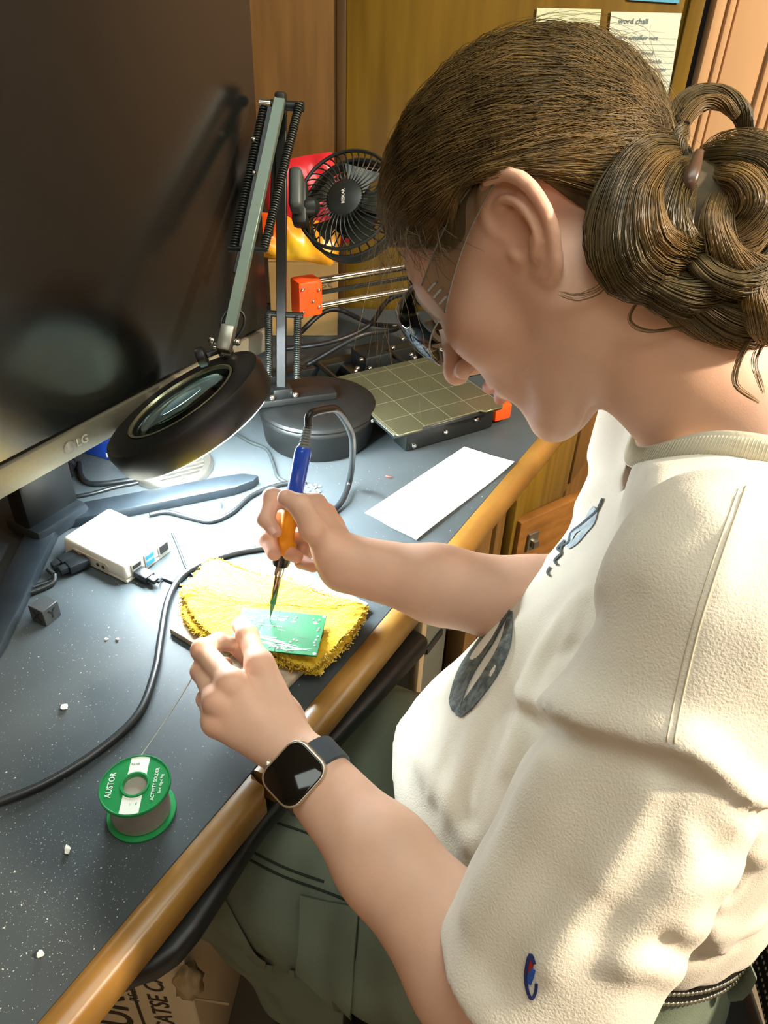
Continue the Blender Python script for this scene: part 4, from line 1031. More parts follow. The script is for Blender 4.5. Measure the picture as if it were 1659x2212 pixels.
def s_hand(p, W, fing, dors):
    dors = Vn(dors); ax = Vn(fing['middle'][0]-W); lat = np.cross(dors, ax)
    pal = None
    for k_ in ('index', 'middle', 'ring', 'little'):
        m_ = fing[k_][0]; w_ = W+(m_-W)*.10-dors*.002
        e = s_cone(p, w_, m_-dors*.004, .0135, .0118 if k_ != 'little' else .0105); pal = e if pal is None else smin(pal, e, .010)
    th = fing['thumb']
    pal = smin(pal, s_cone(p, W-dors*.004, th[0]-dors*.003, .0150, .0145), .012)
    pal = smin(pal, s_cone(p, th[0], (fing['index'][0]+th[1])/2-dors*.006, .012, .008), .014)
    for k_ in ('index', 'middle', 'ring'): pal = smin(pal, s_sph(p, fing[k_][0]+dors*.0006, .0098), .005)
    out = pal
    for k_, j in fing.items():
        r_ = FR_[k_]
        f = s_chain(p, j, r_, .003)
        f = smin(f, s_sph(p, j[1]+0, r_[1]*1.06), .004)
        out = np.minimum(out, smin(pal, f, .007))
    return out
def s_arm(p, S, E, W, lat):
    lat = Vn(lat); u = E-S; v = W-E
    d = s_chain(p, [S, S+u*.35, S+u*.8, E], [.047, .045, .039, .036], .02)
    a = s_chain(p, [E+lat*.006, E+v*.22+lat*.010, E+v*.62+lat*.008, W+lat*.0085], [.033, .0335, .0245, .0178], .02)
    b = s_chain(p, [E-lat*.006, E+v*.22-lat*.008, E+v*.62-lat*.007, W-lat*.0085], [.033, .0330, .0240, .0172], .02)
    return smin(d, smin(a, b, .022), .02)
DL = Vn((-.12, -.62, .78)); LATL = np.cross(DL, Vn(WL-EL))
DR = Vn((.05, .55, .72)); LATR = np.array([0, .35, .94])

def s_head(q):
    """local: x forward, y left, z up, origin between the ear canals"""
    y = np.abs(q[:, 1]); a = np.stack([q[:, 0], y, q[:, 2]], -1)
    d = s_ell(a, (-.004, 0, .043), (.098, .0745, .090))
    d = smin(d, s_ell(a, (.036, 0, -.006), (.064, .0605, .078)), .03)
    d = smin(d, s_cone(a, (.004, .049, -.048), (.070, .018, -.092), .0185, .0165), .028)
    d = smin(d, s_cone(a, (.002, .052, -.046), (.0, .056, .0), .016, .014), .025)
    d = smin(d, s_sph(a, (.0815, 0, -.0935), .0175), .022)
    d = smin(d, s_sph(a, (.060, .037, -.014), .0270), .022)
    d = smin(d, s_cone(a, (.086, 0, .040), (.068, .042, .040), .0125, .011), .018)
    d = smax(d, -s_sph(a, (.104, .034, .018), .0155), .014)
    d = smin(d, s_sph(a, (.0765, .0315, .019), .0125), .005)
    d = smin(d, s_ell(a, (.078, 0, -.050), (.0235, .028, .027)), .018)
    d = smin(d, s_cone(a, (.092, 0, .026), (.1165, 0, -.010), .0075, .0088), .010)
    d = smin(d, s_sph(a, (.1190, 0, -.0145), .0103), .006)
    d = smin(d, s_ell(a, (.1070, .0112, -.0190), (.0090, .0072, .0070)), .005)
    d = smax(d, -s_ell(a, (.1105, .0060, -.0265), (.0060, .0030, .0045)), .003)
    d = smax(d, -s_cone(a, (.1065, 0, -.028), (.108, 0, -.036), .0016, .002), .004)
    d = smin(d, s_cone(a, (.1050, 0.002, -.0415), (.0895, .0210, -.0490), .0056, .003), .003)
    d = smin(d, s_cone(a, (.1035, 0, -.0545), (.0885, .0190, -.0515), .0066, .003), .003)
    d = smax(d, -s_cone(a, (.1110, 0, -.0480), (.0915, .0225, -.0495), .0018, .0008), .0015)
    d = smax(d, -s_ell(a, (.1020, 0, -.0665), (.0060, .018, .0050)), .010)
    return d
# ear frame (only the left one is in detail; the right one mirrors it)
EB = Vn((-.93, .36, 0)); EU = Vn((-.27, .02, .96)); EU = Vn(EU-EB*(EU@EB)); EN = np.cross(EB, EU); EN = EN if EN[1] > 0 else -EN
ER_ = np.stack([EB, EU, EN], 1); EO = np.array([.002, .0720, -.002])
HELIX = spline([(.006, .004, .001), (-.002, .010, .002), (-.004, .022, .003), (.003, .034, .004), (.015, .038, .0045), (.027, .032, .004), (.0325, .018, .003), (.0315, .003, .002), (.026, -.010, .001), (.018, -.020, .0005), (.011, -.027, 0), (.004, -.027, 0), (-.001, -.019, 0)], 24)
ANTI = spline([(.006, .026, .001), (.015, .024, .003), (.0215, .014, .0045), (.0215, .002, .0045), (.0165, -.009, .004), (.0085, -.0135, .003)], 12)
def s_ear(q):
    a = np.stack([q[:, 0], np.abs(q[:, 1]), q[:, 2]], -1); e = (a-EO)@ER_/1.08
    d = s_ell(e, (.0145, .0075, -.0015), (.0185, .0300, .0042))
    d = smin(d, s_ell(e, (.0085, -.0215, -.001), (.0100, .0105, .0042)), .006)
    d = smax(d, -s_ell(e, (.017, .023, .0065), (.0110, .0110, .0072)), .002)
    hr = np.interp(np.arange(24), [0, 4, 9, 14, 18, 23], [.0022, .0038, .0047, .0042, .0036, .0030])
    d = smin(d, s_chain(e, HELIX, hr), .0022)
    d = smin(d, s_chain(e, ANTI, np.linspace(.0028, .0034, 12)), .003)
    d = smax(d, -s_ell(e, (.0090, .0030, .0060), (.0098, .0140, .0115)), .002)
    d = smin(d, s_ell(e, (-.0025, -.0035, .0020), (.0042, .0065, .0042)), .003)
    d = smin(d, s_cone(e, (.010, -.0125, .002), (.014, -.006, .003), .0038, .003), .003)
    d = smax(d, -s_cone(e, (.0045, -.003, .004), (-.004, -.004, -.012), .0042, .0036), .0015)
    d = smin(d, s_cone(e, (.004, .010, -.006), (.006, -.008, -.008),   .008, .008), .006)
    return d*1.08
NECK_T = H2W((-.022, 0, -.02))
def s_neck(p):
    m_ = (NECK_T+NB)/2+TF*.004
    d = s_chain(p, [NECK_T, m_, NB], [.049, .0475, .051], .03)
    d = smin(d, s_cone(p, H2W((.018, 0, -.060)), NB+TF*.026-np.array([0, 0, .02]), .016, .022), .035)
    d = smin(d, s_cone(p, H2W((-.022, .048, -.045)), NB+TF*.036+TL*.010-np.array([0, 0, .030]), .0115, .009), .025)
    for sh_, sg in ((SL, 1), (SR, -1)):
        d = smin(d, s_cone(p, NB+np.array([.024, -.012*sg, .034]), sh_+np.array([.04, .07*sg, -.020]), .024, .012), .03)
    return d
def near(p, c, r):
    c = np.asarray(c); pc_ = (p.min(0)+p.max(0))/2; rr = np.linalg.norm(p.max(0)-p.min(0))/2
    return np.linalg.norm(pc_-c) < r+rr+.03
def body(p):
    d = np.full(len(p), .5)
    if near(p, H2W((.01, 0, .02)), .145):
        q = (p-HO)@HR; d = s_head(q)
    if near(p, NB, .24): d = smin(d, s_neck(p), .022)
    if near(p, EARP, .09):
        q = (p-HO)@HR; d = smin(d, s_ear(q), .0035)
    if near(p, H2W((0, -.073, 0)), .09) and not near(p, EARP, .02):
        q = (p-HO)@HR; d = np.minimum(d, s_ear(q))
    if near(p, (SL+EL)/2, .195) or near(p, (EL+WL)/2, .165): d = smin(d, s_arm(p, SL, EL, WL, LATL), .02)
    if near(p, (SR+ER)/2, .19) or near(p, (ER+WR)/2, .18): d = smin(d, s_arm(p, SR, ER, WR, LATR), .02)
    if near(p, WL*.35+LH['middle'][0]*.65, .095): d = smin(d, s_hand(p, WL, LH, DL), .012)
    if near(p, WR*.35+RHs['middle'][0]*.65, .10): d = smin(d, s_hand(p, WR, RHs, DR), .012)
    if near(p, (.24, .44, .82), .30): d = smin(d, s_chain(p, [NB, np.array([.235, .43, .85]), np.array([.22, .40, .58])], [.05, .045, .05]), .03)
    if near(p, (SL+SR)/2+np.array([.05, 0, -.055]), .20): d = smin(d, s_cone(p, SL+np.array([.05, .02, -.055]), SR+np.array([.05, -.02, -.055]), .030, .030), .03)
    return d
def skin_mat():
    m = mat('skin', (230, 186, 160), .56, sss=.16, noise=.10, nscale=26, bump=.10, bscale=900, detail=6, bdist=.0006)
    nt = m.node_tree; b = nt.nodes['Principled BSDF']; old = b.inputs['Base Color'].links[0].from_socket
    at = nd(nt, 'ShaderNodeAttribute'); at.attribute_name = 'tint'
    mx = nd(nt, 'ShaderNodeMix', data_type='RGBA', blend_type='MULTIPLY'); mx.inputs[0].default_value = 1
    nt.links.new(old, mx.inputs[6]); nt.links.new(at.outputs['Color'], mx.inputs[7]); nt.links.new(mx.outputs[2], b.inputs['Base Color'])
    return m
m_skin = skin_mat()
allp = np.array([SL, SR, EL, ER, WL, WR, H2W((.12, 0, 0)), H2W((0, 0, .14)), H2W((-.1, 0, .05)), H2W((.09, 0, -.12)), *[q for h in (LH, RHs) for f in h.values() for q in f], (.3, .4, .5)])
person = root('person', (.21, .40, .0), 'person in a cream t-shirt and clear glasses bent over the desk soldering', 'person')
BV, BF = mesh_sdf(body, allp.min(0)-.07, allp.max(0)+.07, .0018*QH, relax=1)
tint = np.ones((len(BV), 3)); q = (BV-HO)@HR; ya = np.abs(q[:, 1])
def blush(c, r, col, V=BV):
    w_ = np.exp(-(vlen(V-np.asarray(c))/r)**2)[:, None]; tint[:] = tint*(1-w_)+tint*np.asarray(col)*w_
a_ = np.stack([q[:, 0], ya, q[:, 2]], -1)
lipd = np.minimum(s_cone(a_, (.1055, .002, -.0415), (.0895, .0210, -.0490), .0056, .003), s_cone(a_, (.1040, 0, -.0545), (.0885, .0190, -.0515), .0066, .003))
w_ = np.clip(1-lipd/.0016, 0, 1)[:, None]; tint = tint*(1-w_)+tint*np.array((.86, .58, .56))*w_
blush((.058, .045, -.015), .03, (1, .90, .86), a_); blush((.118, 0, -.014), .012, (1, .84, .80), a_)
blush((-.01, .08, .005), .035, (1, .88, .82), a_)
for h in (LH, RHs):
    for k_, f in h.items():
        for j in (0, 1): blush(f[j], .012, (1, .86, .80))
        blush(f[3], .010, (1, .84, .80))
skin_o = fast_obj('body', BV, BF, m_skin, person, colors=tint)
skin_o['label'] = 'bare skin of head, neck and arms'
# finger nails
m_nail = mat('finger_nail', (240, 190, 172), .25, noise=.05)
def nail(j2, j3, dors, r_):
    ax = Vn(j3-j2); n_ = Vn(dors-ax*(np.asarray(dors)@ax)); sd = np.cross(ax, n_); V = []; F = []
    for i in range(7):
        for k in range(7):
            u = -1+2*i/6; v = -1+2*k/6; w2 = 1-.25*max(0, v)**2-.12*max(0, -v)**2
            p = j3+ax*(-.0005+.0048*v)+sd*(.0047*u*w2)+n_*(r_*math.sqrt(max(.02, 1-(.0047*u/r_)**2*1.2))+.0002-.0010*max(0, v)**2); V.append(p)
    for i in range(6):
        for k in range(6): F.append((i*7+k, i*7+k+1, i*7+k+8, i*7+k+7))
    V = np.array(V); V2 = np.vstack([V, V-n_*.0007]); F2 = F+[tuple(49+x for x in f[::-1]) for f in F]
    MB().add(V2, F2).build('finger_nail', m_nail, person, 180)
nail(LH['index'][2], LH['index'][3], (-.15, .35, .8), .0066)
nail(RHs['index'][2], RHs['index'][3], -FW-RT*.5, .0066)
nail(RHs['thumb'][2], RHs['thumb'][3], -FW+UP*.5, .0078)
# ================================================================== t-shirt
LOFT = np.array([  # z, cx, cy, half depth, half width
    (.56, .215, .400, .150, .130), (.62, .212, .400, .152, .132), (.68, .200, .400, .160, .138), (.74, .178, .400, .166, .145), (.82, .204, .408, .138, .155),
    (.90, .236, .430, .117, .166), (.98, .252, .455, .078, .172), (1.03, .257, .468, .070, .150), (1.07, .258, .474, .058, .085), (1.11, .26, .474, .04, .05)])
ZB = .692
def s_loft(p, LO, grow=0.0):
    z = p[:, 2]; c = [np.interp(z, LO[:, 0], LO[:, i]) for i in range(1, 5)]
    dx = p[:, 0]-c[0]; dy = p[:, 1]-c[1]; f = (dx*TF[0]+dy*TF[1]); l = (dx*TL[0]+dy*TL[1]); rf = c[2]+grow; rl = c[3]+grow
    k0 = np.sqrt((f/rf)**2+(l/rl)**2); k1 = np.sqrt((f/rf**2)**2+(l/rl**2)**2)+1e-9
    return k0*(k0-1)/k1
ARM_L = Vn(EL-SL); ARM_R = Vn(ER-SR)
SLV0 = SL+np.array([.012, .012, .0]); SLV1 = SL+(EL-SL)*.88+np.array([-.014, .004, -.008])
SRV1 = SR+(ER-SR)*.60+np.array([.012, 0, 0])
SA_ = Vn(SLV1-SLV0); SLEN = np.linalg.norm(SLV1-SLV0)
def shirt_base(p):
    d = smax(s_loft(p, LOFT), (ZB-.25*(p[:, 0]-.187))-p[:, 2], .012)
    d = smin(d, s_cone(p, SL+TL*(-.02)+np.array([0, 0, .004]), np.array([.238, .484, 1.025])+TL*.05, .056, .040), .05)
    d = smin(d, s_cone(p, SR+TL*(.02)+np.array([0, 0, .004]), np.array([.238, .484, 1.025])-TL*.05, .056, .040), .05)
    if near(p, (SLV0+SLV1)/2, .28):
        t = ((p-SLV0)@SA_)/SLEN
        sl = s_cone(p, SLV0, SLV1+SA_*.06, .060, .064); sl = smax(sl, (t-1)*SLEN, .006)
        d = smin(d, sl, .030)
    sr = smax(s_cone(p, SR+np.array([.012, -.01, -.008]), SRV1+ARM_R*.05, .052, .056), (p-SRV1)@ARM_R, .006)
    d = smin(d, sr, .035)
    return d
def lift3(pts, f=shirt_base): return [q for q in traceN(f, pts) if not np.isnan(q[0])]
FOLDS = []
def fold(px, amp, w, f=shirt_base):
    P = lift3(px, f)
    if len(P) > 1:
        P = spline(P, max(6, 3*len(P))); FOLDS.append((P, amp, w, (P.min(0)+P.max(0))/2, np.linalg.norm(P.max(0)-P.min(0))/2+4*w))
# the body panel hanging over the top of the sleeve, the seam, puckers and drapes
def crease(px, amp, w, drop, w2):
    P = lift3(px); P = spline(P, 3*len(P)); FOLDS.append((P, (amp, drop, w2), w, (P.min(0)+P.max(0))/2, np.linalg.norm(P.max(0)-P.min(0))/2+4*w))
crease([(1140, 1530), (1200, 1556), (1300, 1590), (1390, 1612), (1475, 1625)], .0110, .020, .0075, .012)
crease([(1478, 1622), (1530, 1668), (1590, 1715), (1650, 1750)], .0080, .014, .0060, .010)
fold([(1470, 1600), (1520, 1640), (1570, 1690), (1620, 1730)], .007, .010)
fold([(1440, 1660), (1490, 1700), (1520, 1760), (1530, 1830)], -.006, .010)
fold([(1420, 1640), (1380, 1760), (1290, 1900), (1180, 2080)], .0035, .010)
fold([(1330, 1650), (1250, 1800), (1130, 1980), (1060, 2100)], -.0050, .014)
fold([(1180, 1640), (1090, 1800), (1010, 1960)], .0045, .012)
fold([(1480, 1650), (1500, 1780), (1440, 1920), (1340, 2060)], .005, .012)
fold([(1450, 1760), (1400, 1880), (1300, 2030)], -.004, .010)
fold([(1260, 1290), (1190, 1370), (1140, 1460), (1120, 1560), (1100, 1650)], .0065, .009)
fold([(1290, 1320), (1230, 1400), (1180, 1480), (1160, 1520)], -.0050, .008)
fold([(1180, 1330), (1110, 1460), (1060, 1600), (1010, 1760)], -.0045, .011)
fold([(1120, 1350), (1060, 1480), (1000, 1640), (960, 1780)], .004, .011)
fold([(1500, 1110), (1400, 1190), (1290, 1280)], .0030, .014)
fold([(1560, 1160), (1520, 1300), (1480, 1450)], .0030, .010)
fold([(1640, 1200), (1600, 1330), (1560, 1500), (1500, 1600)], -.004, .012)
fold([(1620, 1560), (1600, 1640), (1650, 1740)], -.005, .012)
fold([(1480, 1990), (1540, 2010), (1640, 1990)], .006, .010)
fold([(1430, 2030), (1520, 2065), (1600, 2040)], -.005, .010)
fold([(1360, 2080), (1450, 2100), (1560, 2060)], .005, .009)
fold([(1480, 1900), (1560, 1900), (1650, 1850)], .006, .012)
fold([(880, 1660), (900, 1720), (960, 1790)], -.004, .012)
fold([(905, 1640), (960, 1720), (1010, 1820)], .004, .010)
for px_ in ([(1500, 1700), (1470, 1780), (1500, 1860)], [(1560, 1740), (1600, 1790), (1640, 1800)], [(1530, 1720), (1540, 1790), (1500, 1840)], [(1250, 1330), (1205, 1420), (1175, 1505)],
            [(1080, 1560), (1045, 1650), (1020, 1740)], [(985, 1560), (950, 1640), (930, 1720)], [(1620, 1080), (1580, 1180), (1560, 1260)], [(1540, 1120), (1470, 1180), (1400, 1250)], [(1600, 1900), (1560, 1940), (1500, 1950)], [(1560, 1960), (1500, 2000), (1440, 2060)], [(1420, 1690), (1370, 1800), (1300, 1900)]):
    fold(px_, .0030, .006)
def fold_sum(p):
    s = np.zeros(len(p))
    for P, amp, w, c, r in FOLDS:
        if near(p, c, r):
            dd = np.full(len(p), 81.0); sd = np.zeros(len(p)); tup = isinstance(amp, tuple)
            for i in range(len(P)-1):
                a = P[i]; ab = P[i+1]-a; r_ = p-a; t = np.clip((r_@ab)/(ab@ab+1e-12), 0, 1); r_ = r_-t[:, None]*ab; e = np.einsum('ij,ij->i', r_, r_); m = e < dd
                dd = np.where(m, e, dd)
                if tup: sd = np.where(m, r_@SA_, sd)
            if tup:
                sg_ = 1/(1+np.exp(-np.clip(sd/.0012, -40, 40))); s += (1-sg_)*amp[0]*np.exp(-dd/w**2)-sg_*amp[1]*np.exp(-dd/amp[2]**2)
            else: s += amp*np.exp(-dd/w**2)
    return s
SLI0 = SLV0+SA_*SLEN*.45
HEMC = np.array([.236, .450, 1.062])
def wob(p): return .0012*np.sin(p[:, 0]*62+p[:, 2]*35)*np.sin(p[:, 1]*55+p[:, 2]*28)+.0007*np.sin(p[:, 0]*140+p[:, 1]*95-p[:, 2]*110)
NECKR = .058
CO_F, CO_L = .077, .080
CO_C = np.array([.258, .480, 1.066])
def co_z(c): return -.056*np.maximum(c, 0)**3+.03*np.maximum(-c, 0)
def collar_pt(a, grow=0.0, dz=0.0): return CO_C+TF*(CO_F+grow)*math.cos(a)+TL*(CO_L+grow)*math.sin(a)+np.array([0, 0, co_z(math.cos(a))+dz])
def shirt(p):
    fs = fold_sum(p); d = shirt_base(p)-fs-wob(p)
    # keep the cloth clear of the upper arm
    if near(p, (SLV0+SLV1)/2, .26):
        t = ((p-SLV0)@SA_)/SLEN; d = smin(d, smax(s_chain(p, [SL, SL+(EL-SL)*.35, SL+(EL-SL)*.8], [.047, .045, .040])-.006, (t-.6)*SLEN, .01), .01)
    if near(p, SR, .2): d = smin(d, smax(s_chain(p, [SR, SR+(ER-SR)*.35, SR+(ER-SR)*.8], [.047, .045, .040])-.006, ((p-SR)@ARM_R)-.11, .01), .01)
    # hollow sleeve towards the hem
    if near(p, SLV1, .14):
        t = ((p-SLV0)@SA_)/SLEN
        inn = smax(s_cone(p, SLV0, SLV1+SA_*.06, .0505, .0545), (.62-t)*SLEN, .01)
        d = np.maximum(d, -(inn-fs))
    if near(p, SRV1, .12): d = np.maximum(d, -smax(s_cone(p, SR, SRV1+ARM_R*.06, .044, .047), -((p-SRV1)@ARM_R+.06), .01))
    # neck opening: remove what lies inside the collar ring, above its plane
    if near(p, CO_C, .16):
        r_ = p-CO_C; f = r_@TF; l = r_@TL; k = np.sqrt((f/CO_F)**2+(l/CO_L)**2); hole = (k-1)*.066
        dz = r_[:, 2]-co_z(f/CO_F/(k+1e-6))
        d = np.maximum(d, -np.maximum(hole, -dz-.030)); d = smax(d, -np.maximum(.001-dz, (k-1.7)*.074), .004)
    return d
def shirt_mat():
    m = mat('cream_jersey', (232, 224, 206), .85, noise=.05, nscale=30, bump=.3, bscale=700, sheen=.15, bdist=.0016)
    return m
m_shirt = shirt_mat()
lo = np.array([-.03, .07, .58]); hi = np.array([.42, .70, 1.14])
SV, SF = mesh_sdf(shirt, lo, hi, .0031*QH, lip=1.45)
shirt_o = fast_obj('t_shirt', SV, SF, m_shirt, person); shirt_o['label'] = 'loose cream cotton t-shirt with dropped shoulders'
# ribbed collar band
na = 90; V = []; F = []
cpf = [(.0010, .000), (.0016, .008), (.0004, .0175), (-.0018, .0185), (-.0020, .008), (-.0016, -.001)]
for i in range(na):
    a = 2*PI*i/na; rib = 0
    for g, dz in cpf: V.append(collar_pt(a, g+.0025-dz*.28, dz-.004))
n_ = len(cpf)
for i in range(na):
    for k in range(n_): F.append((i*n_+k, ((i+1) % na)*n_+k, ((i+1) % na)*n_+(k+1) % n_, i*n_+(k+1) % n_))
m_rib = mat('ribbed_collar', (222, 214, 190), .85, noise=.05, bump=.3, bscale=400)
MB().add(V, F).build('collar', m_rib, person, 60)
ribs = MB()
for i in range(0, 220):
    a = 2*PI*i/220
    ribs.tube([collar_pt(a, .0042-.0005, -.003), collar_pt(a, .0042-.0022, .0045), collar_pt(a, .0042-.0048, .0125)], .0005, 4)
rb_ = ribs.build('collar_ribs', m_rib, person, 180); rb_['kind'] = 'stuff'

# ================================================================== trousers
HIPL = np.array([.215, .322, .535]); HIPR = np.array([.225, .480, .535])
KNL = np.array([-.150, .440, .545]); KNR = np.array([-.19, .620, .555])
ANL = np.array([.03, .42, .10]); ANR = np.array([-.01, .63, .10])
PLO = np.array([(.40, .22, .40, .15, .15), (.50, .222, .40, .148, .150), (.56, .215, .400, .146, .136), (.60, .212, .400, .142, .126), (.66, .212, .40, .140, .124), (.74, .208, .40, .140, .124)])
def pants(p):
    d = smax(smax(s_loft(p, PLO), .42-p[:, 2], .03), p[:, 2]-(ZB-.005-.25*(p[:, 0]-.187)), .004)
    for H_, K_, A_ in ((HIPL, KNL, ANL), (HIPR, KNR, ANR)):
        d = smin(d, s_chain(p, [H_, H_+(K_-H_)*.5, K_], [.094, .088, .074], .02), .04)
        d = smin(d, s_chain(p, [K_, K_+(A_-K_)*.5, A_], [.072, .066, .062], .02), .02)
    w_ = .0030*np.sin(p[:, 0]*55+p[:, 1]*30)*np.sin(p[:, 2]*48+p[:, 1]*22)+.0018*np.sin(p[:, 0]*120-p[:, 1]*80+p[:, 2]*60)
    return d-w_
m_pants = mat('olive_grey_twill', (116, 128, 110), .85, noise=.12, nscale=22, bump=.5, bscale=700, detail=5, bdist=.0008)
PV, PF = mesh_sdf(pants, (-.30, .22, .06), (.42, .74, .75), .005*QH, lip=1.4)
pants_o = fast_obj('cargo_trousers', PV, PF, m_pants, person); pants_o['label'] = 'olive grey cargo trousers'
# ---- authoring helpers: patches and strokes laid on a traced surface
def shirt_fast(p): return shirt(p)
def body_w(p): return body(p)
def patch(name, corners, fun, lift, th, m, parent, nu=8, nv=8, smooth=40, bulge=0.0):
    (x0, y0), (x1, y1), (x2, y2), (x3, y3) = corners; top = []; V = []; F = []
    pq = []
    for i in range(nu+1):
        for j in range(nv+1):
            u, v = i/nu, j/nv
            pq.append((x0*(1-u)*(1-v)+x1*u*(1-v)+x2*u*v+x3*(1-u)*v, y0*(1-u)*(1-v)+y1*u*(1-v)+y2*u*v+y3*(1-u)*v))
    top = traceN(fun, pq)
    if np.isnan(top).any(): return None
    P = np.array(top); n_ = grad(fun, P); edge = np.array([1-max(abs(2*i/nu-1), abs(2*j/nv-1))**6 for i in range(nu+1) for j in range(nv+1)])
    V = np.vstack([P+n_*(lift+th+bulge*edge)[:, None] if np.ndim(bulge*edge) else P+n_*(lift+th), P+n_*lift]); N = len(P)
    for i in range(nu):
        for j in range(nv):
            a = i*(nv+1)+j; q = (a, a+1, a+nv+2, a+nv+1); F.append(q); F.append(tuple(N+x for x in q[::-1]))
    def bd(a, b): F.append((a, b, N+b, N+a))
    for i in range(nu): bd((i+1)*(nv+1), i*(nv+1)); bd(i*(nv+1)+nv, (i+1)*(nv+1)+nv)
    for j in range(nv): bd(j, j+1); bd(nu*(nv+1)+j+1, nu*(nv+1)+j)
    return MB().add(V, F).build(name, m, parent, smooth)
def stroke(px, w, fun, lift, closed=False, n=24, mb=None):
    """flat ribbon of half width w pixels laid on the surface"""
    P = spline([(x, y, 0) for x, y in px], n, closed)[:, :2]
    T = np.gradient(P, axis=0) if not closed else np.roll(P, -1, 0)-np.roll(P, 1, 0)
    T /= np.linalg.norm(T, axis=1, keepdims=True)+1e-9; Nn = np.stack([-T[:, 1], T[:, 0]], 1)
    ws = np.full(n, w) if np.isscalar(w) else np.interp(np.linspace(0, 1, n), np.linspace(0, 1, len(w)), w)
    A = traceN(fun, P+Nn*ws[:, None]); B_ = traceN(fun, P-Nn*ws[:, None])
    ok = [i for i in range(n) if np.linalg.norm(A[i]-B_[i]) < .07]
    if len(ok) < 2: return mb
    mb = mb or MB()
    for a, b in zip(ok[:-1], ok[1:]) if not closed else zip(ok, ok[1:]+ok[:1]):
        if closed is False and b-a > 1: continue
        Q = np.array([A[a], B_[a], B_[b], A[b]]); g = grad(fun, Q); Qt = Q+g*lift; Qb = Q+g*(lift-.0003)
        mb.add(np.vstack([Qt, Qb]), [(0, 1, 2, 3), (7, 6, 5, 4), (0, 4, 5, 1), (2, 6, 7, 3)])
    return mb
def seam(name, px, fun, r, m, parent, lift=.0004, n=30):
    P = traceN(fun, spline([(x, y, 0) for x, y in px], n)[:, :2]); P = P[~np.isnan(P[:, 0])]
    if len(P) > 2: P = P+grad(fun, P)*lift
    if len(P) > 2: return MB().tube(P, r, 6).build(name, m, parent, 180)

# ================================================================== shirt details
m_stitch = mat('cream_stitching', (214, 202, 176), .85, noise=.1)
seam('armhole_seam', [(1612, 1050), (1560, 1200), (1512, 1350), (1478, 1490), (1456, 1605)], shirt, .0006, m_stitch, person, lift=0)
seam('armhole_seam', [(1596, 1056), (1544, 1200), (1497, 1350), (1462, 1490), (1440, 1600)], shirt, .0005, m_stitch, person, lift=0)
m_dk = mat('charcoal_print', (58, 64, 64), .8, col2=(110, 116, 114), nscale=160, detail=4)
m_lp = mat('pale_blue_print', (150, 168, 180), .8, col2=(190, 204, 210), nscale=120, detail=3)
m_ol = mat('dark_outline_print', (62, 72, 74), .8, noise=.1)
for pts_, w_ in (([(1100, 1316), (1058, 1378), (1010, 1450), (987, 1515), (993, 1546)], [5, 15, 17, 14, 5]), ([(1105, 1322), (1094, 1392), (1062, 1456), (1016, 1520), (994, 1548)], [5, 12, 15, 13, 5])):
    mb = stroke(pts_, w_, shirt, .0016, False, 40)
    if mb: mb.build('chest_print', m_dk, person, 0)
mb = stroke([(1285, 1100), (1262, 1135), (1240, 1150), (1228, 1180), (1245, 1170), (1262, 1150), (1280, 1128)], 6, shirt, .0009, True, 24)
if mb: mb.build('chest_print', m_lp, person, 0)
mb = stroke([(1303, 1078), (1290, 1105), (1262, 1130), (1236, 1152), (1230, 1172), (1216, 1180), (1212, 1195)], 2.2, shirt, .0012, False, 26)
mb = stroke([(1222, 1168), (1206, 1186), (1214, 1196), (1200, 1212), (1206, 1222)], 2.4, shirt, .0012, False, 18, mb)
mb = stroke([(1190, 1226), (1184, 1238), (1190, 1246)], 2.2, shirt, .0012, False, 8, mb)
if mb: mb.build('chest_print_outline', m_ol, person, 0)
# sleeve emblem: blue oval, red upper left, open at the right like a letter c
m_eb = mat('emblem_navy', (34, 52, 110), .7, noise=.1, bump=.3, bscale=900); m_er = mat('emblem_red', (170, 40, 44), .7, noise=.1); m_ebl = mat('emblem_blue', (44, 92, 190), .7, noise=.1)
mb = stroke([(1157, 2082), (1149, 2062), (1142, 2080), (1138, 2112), (1142, 2142), (1150, 2155), (1158, 2140), (1160, 2122)], 3.4, shirt, .0012, False, 26)
if mb: mb.build('emblem_outline', m_eb, person, 0)
mb = stroke([(1148, 2072), (1146, 2086), (1145, 2100)], [4, 8, 5], shirt, .0009, False, 8)
if mb: mb.build('emblem_red_patch', m_er, person, 0)
mb = stroke([(1154, 2092), (1148, 2108), (1143, 2124)], [5, 7, 6], shirt, .0010, False, 8)
if mb: mb.build('emblem_blue_patch', m_ebl, person, 0)

# ================================================================== belt, loops, pockets
def belt_pt(a, grow, dz):
    x0, y0 = .212, .400; f, l = math.cos(a), math.sin(a); p = np.array([x0, y0, 0])+TF*(.142+grow)*f+TL*(.126+grow)*l
    p[2] = ZB-.25*(p[0]-.187)-.022+dz; return p
m_belt = mat('black_leather', (34, 32, 26), .4, noise=.2, bump=.2, bscale=200)
V = []; F = []; na = 96; prof = [(.004, -.015), (.0065, -.012), (.0065, .012), (.004, .015), (.001, .015), (.001, -.015)]
for i in range(na):
    for g, dz in prof: V.append(belt_pt(2*PI*i/na, g, dz))
for i in range(na):
    for k in range(6): F.append((i*6+k, ((i+1) % na)*6+k, ((i+1) % na)*6+(k+1) % 6, i*6+(k+1) % 6))
belt = MB().add(V, F).build('belt', m_belt, person, 40, label='black studded leather belt')
m_stud = mat('silver_stud', (200, 200, 186), .25, metal=.9, noise=.1)
for i in range(110):
    a = PI*.22+PI*1.0*i/110
    for dz in (-.0085, .0085): MB().sph(belt_pt(a, .0065, dz), .0021, 5).build('stud', m_stud, belt, 180)
m_pants2 = m_pants
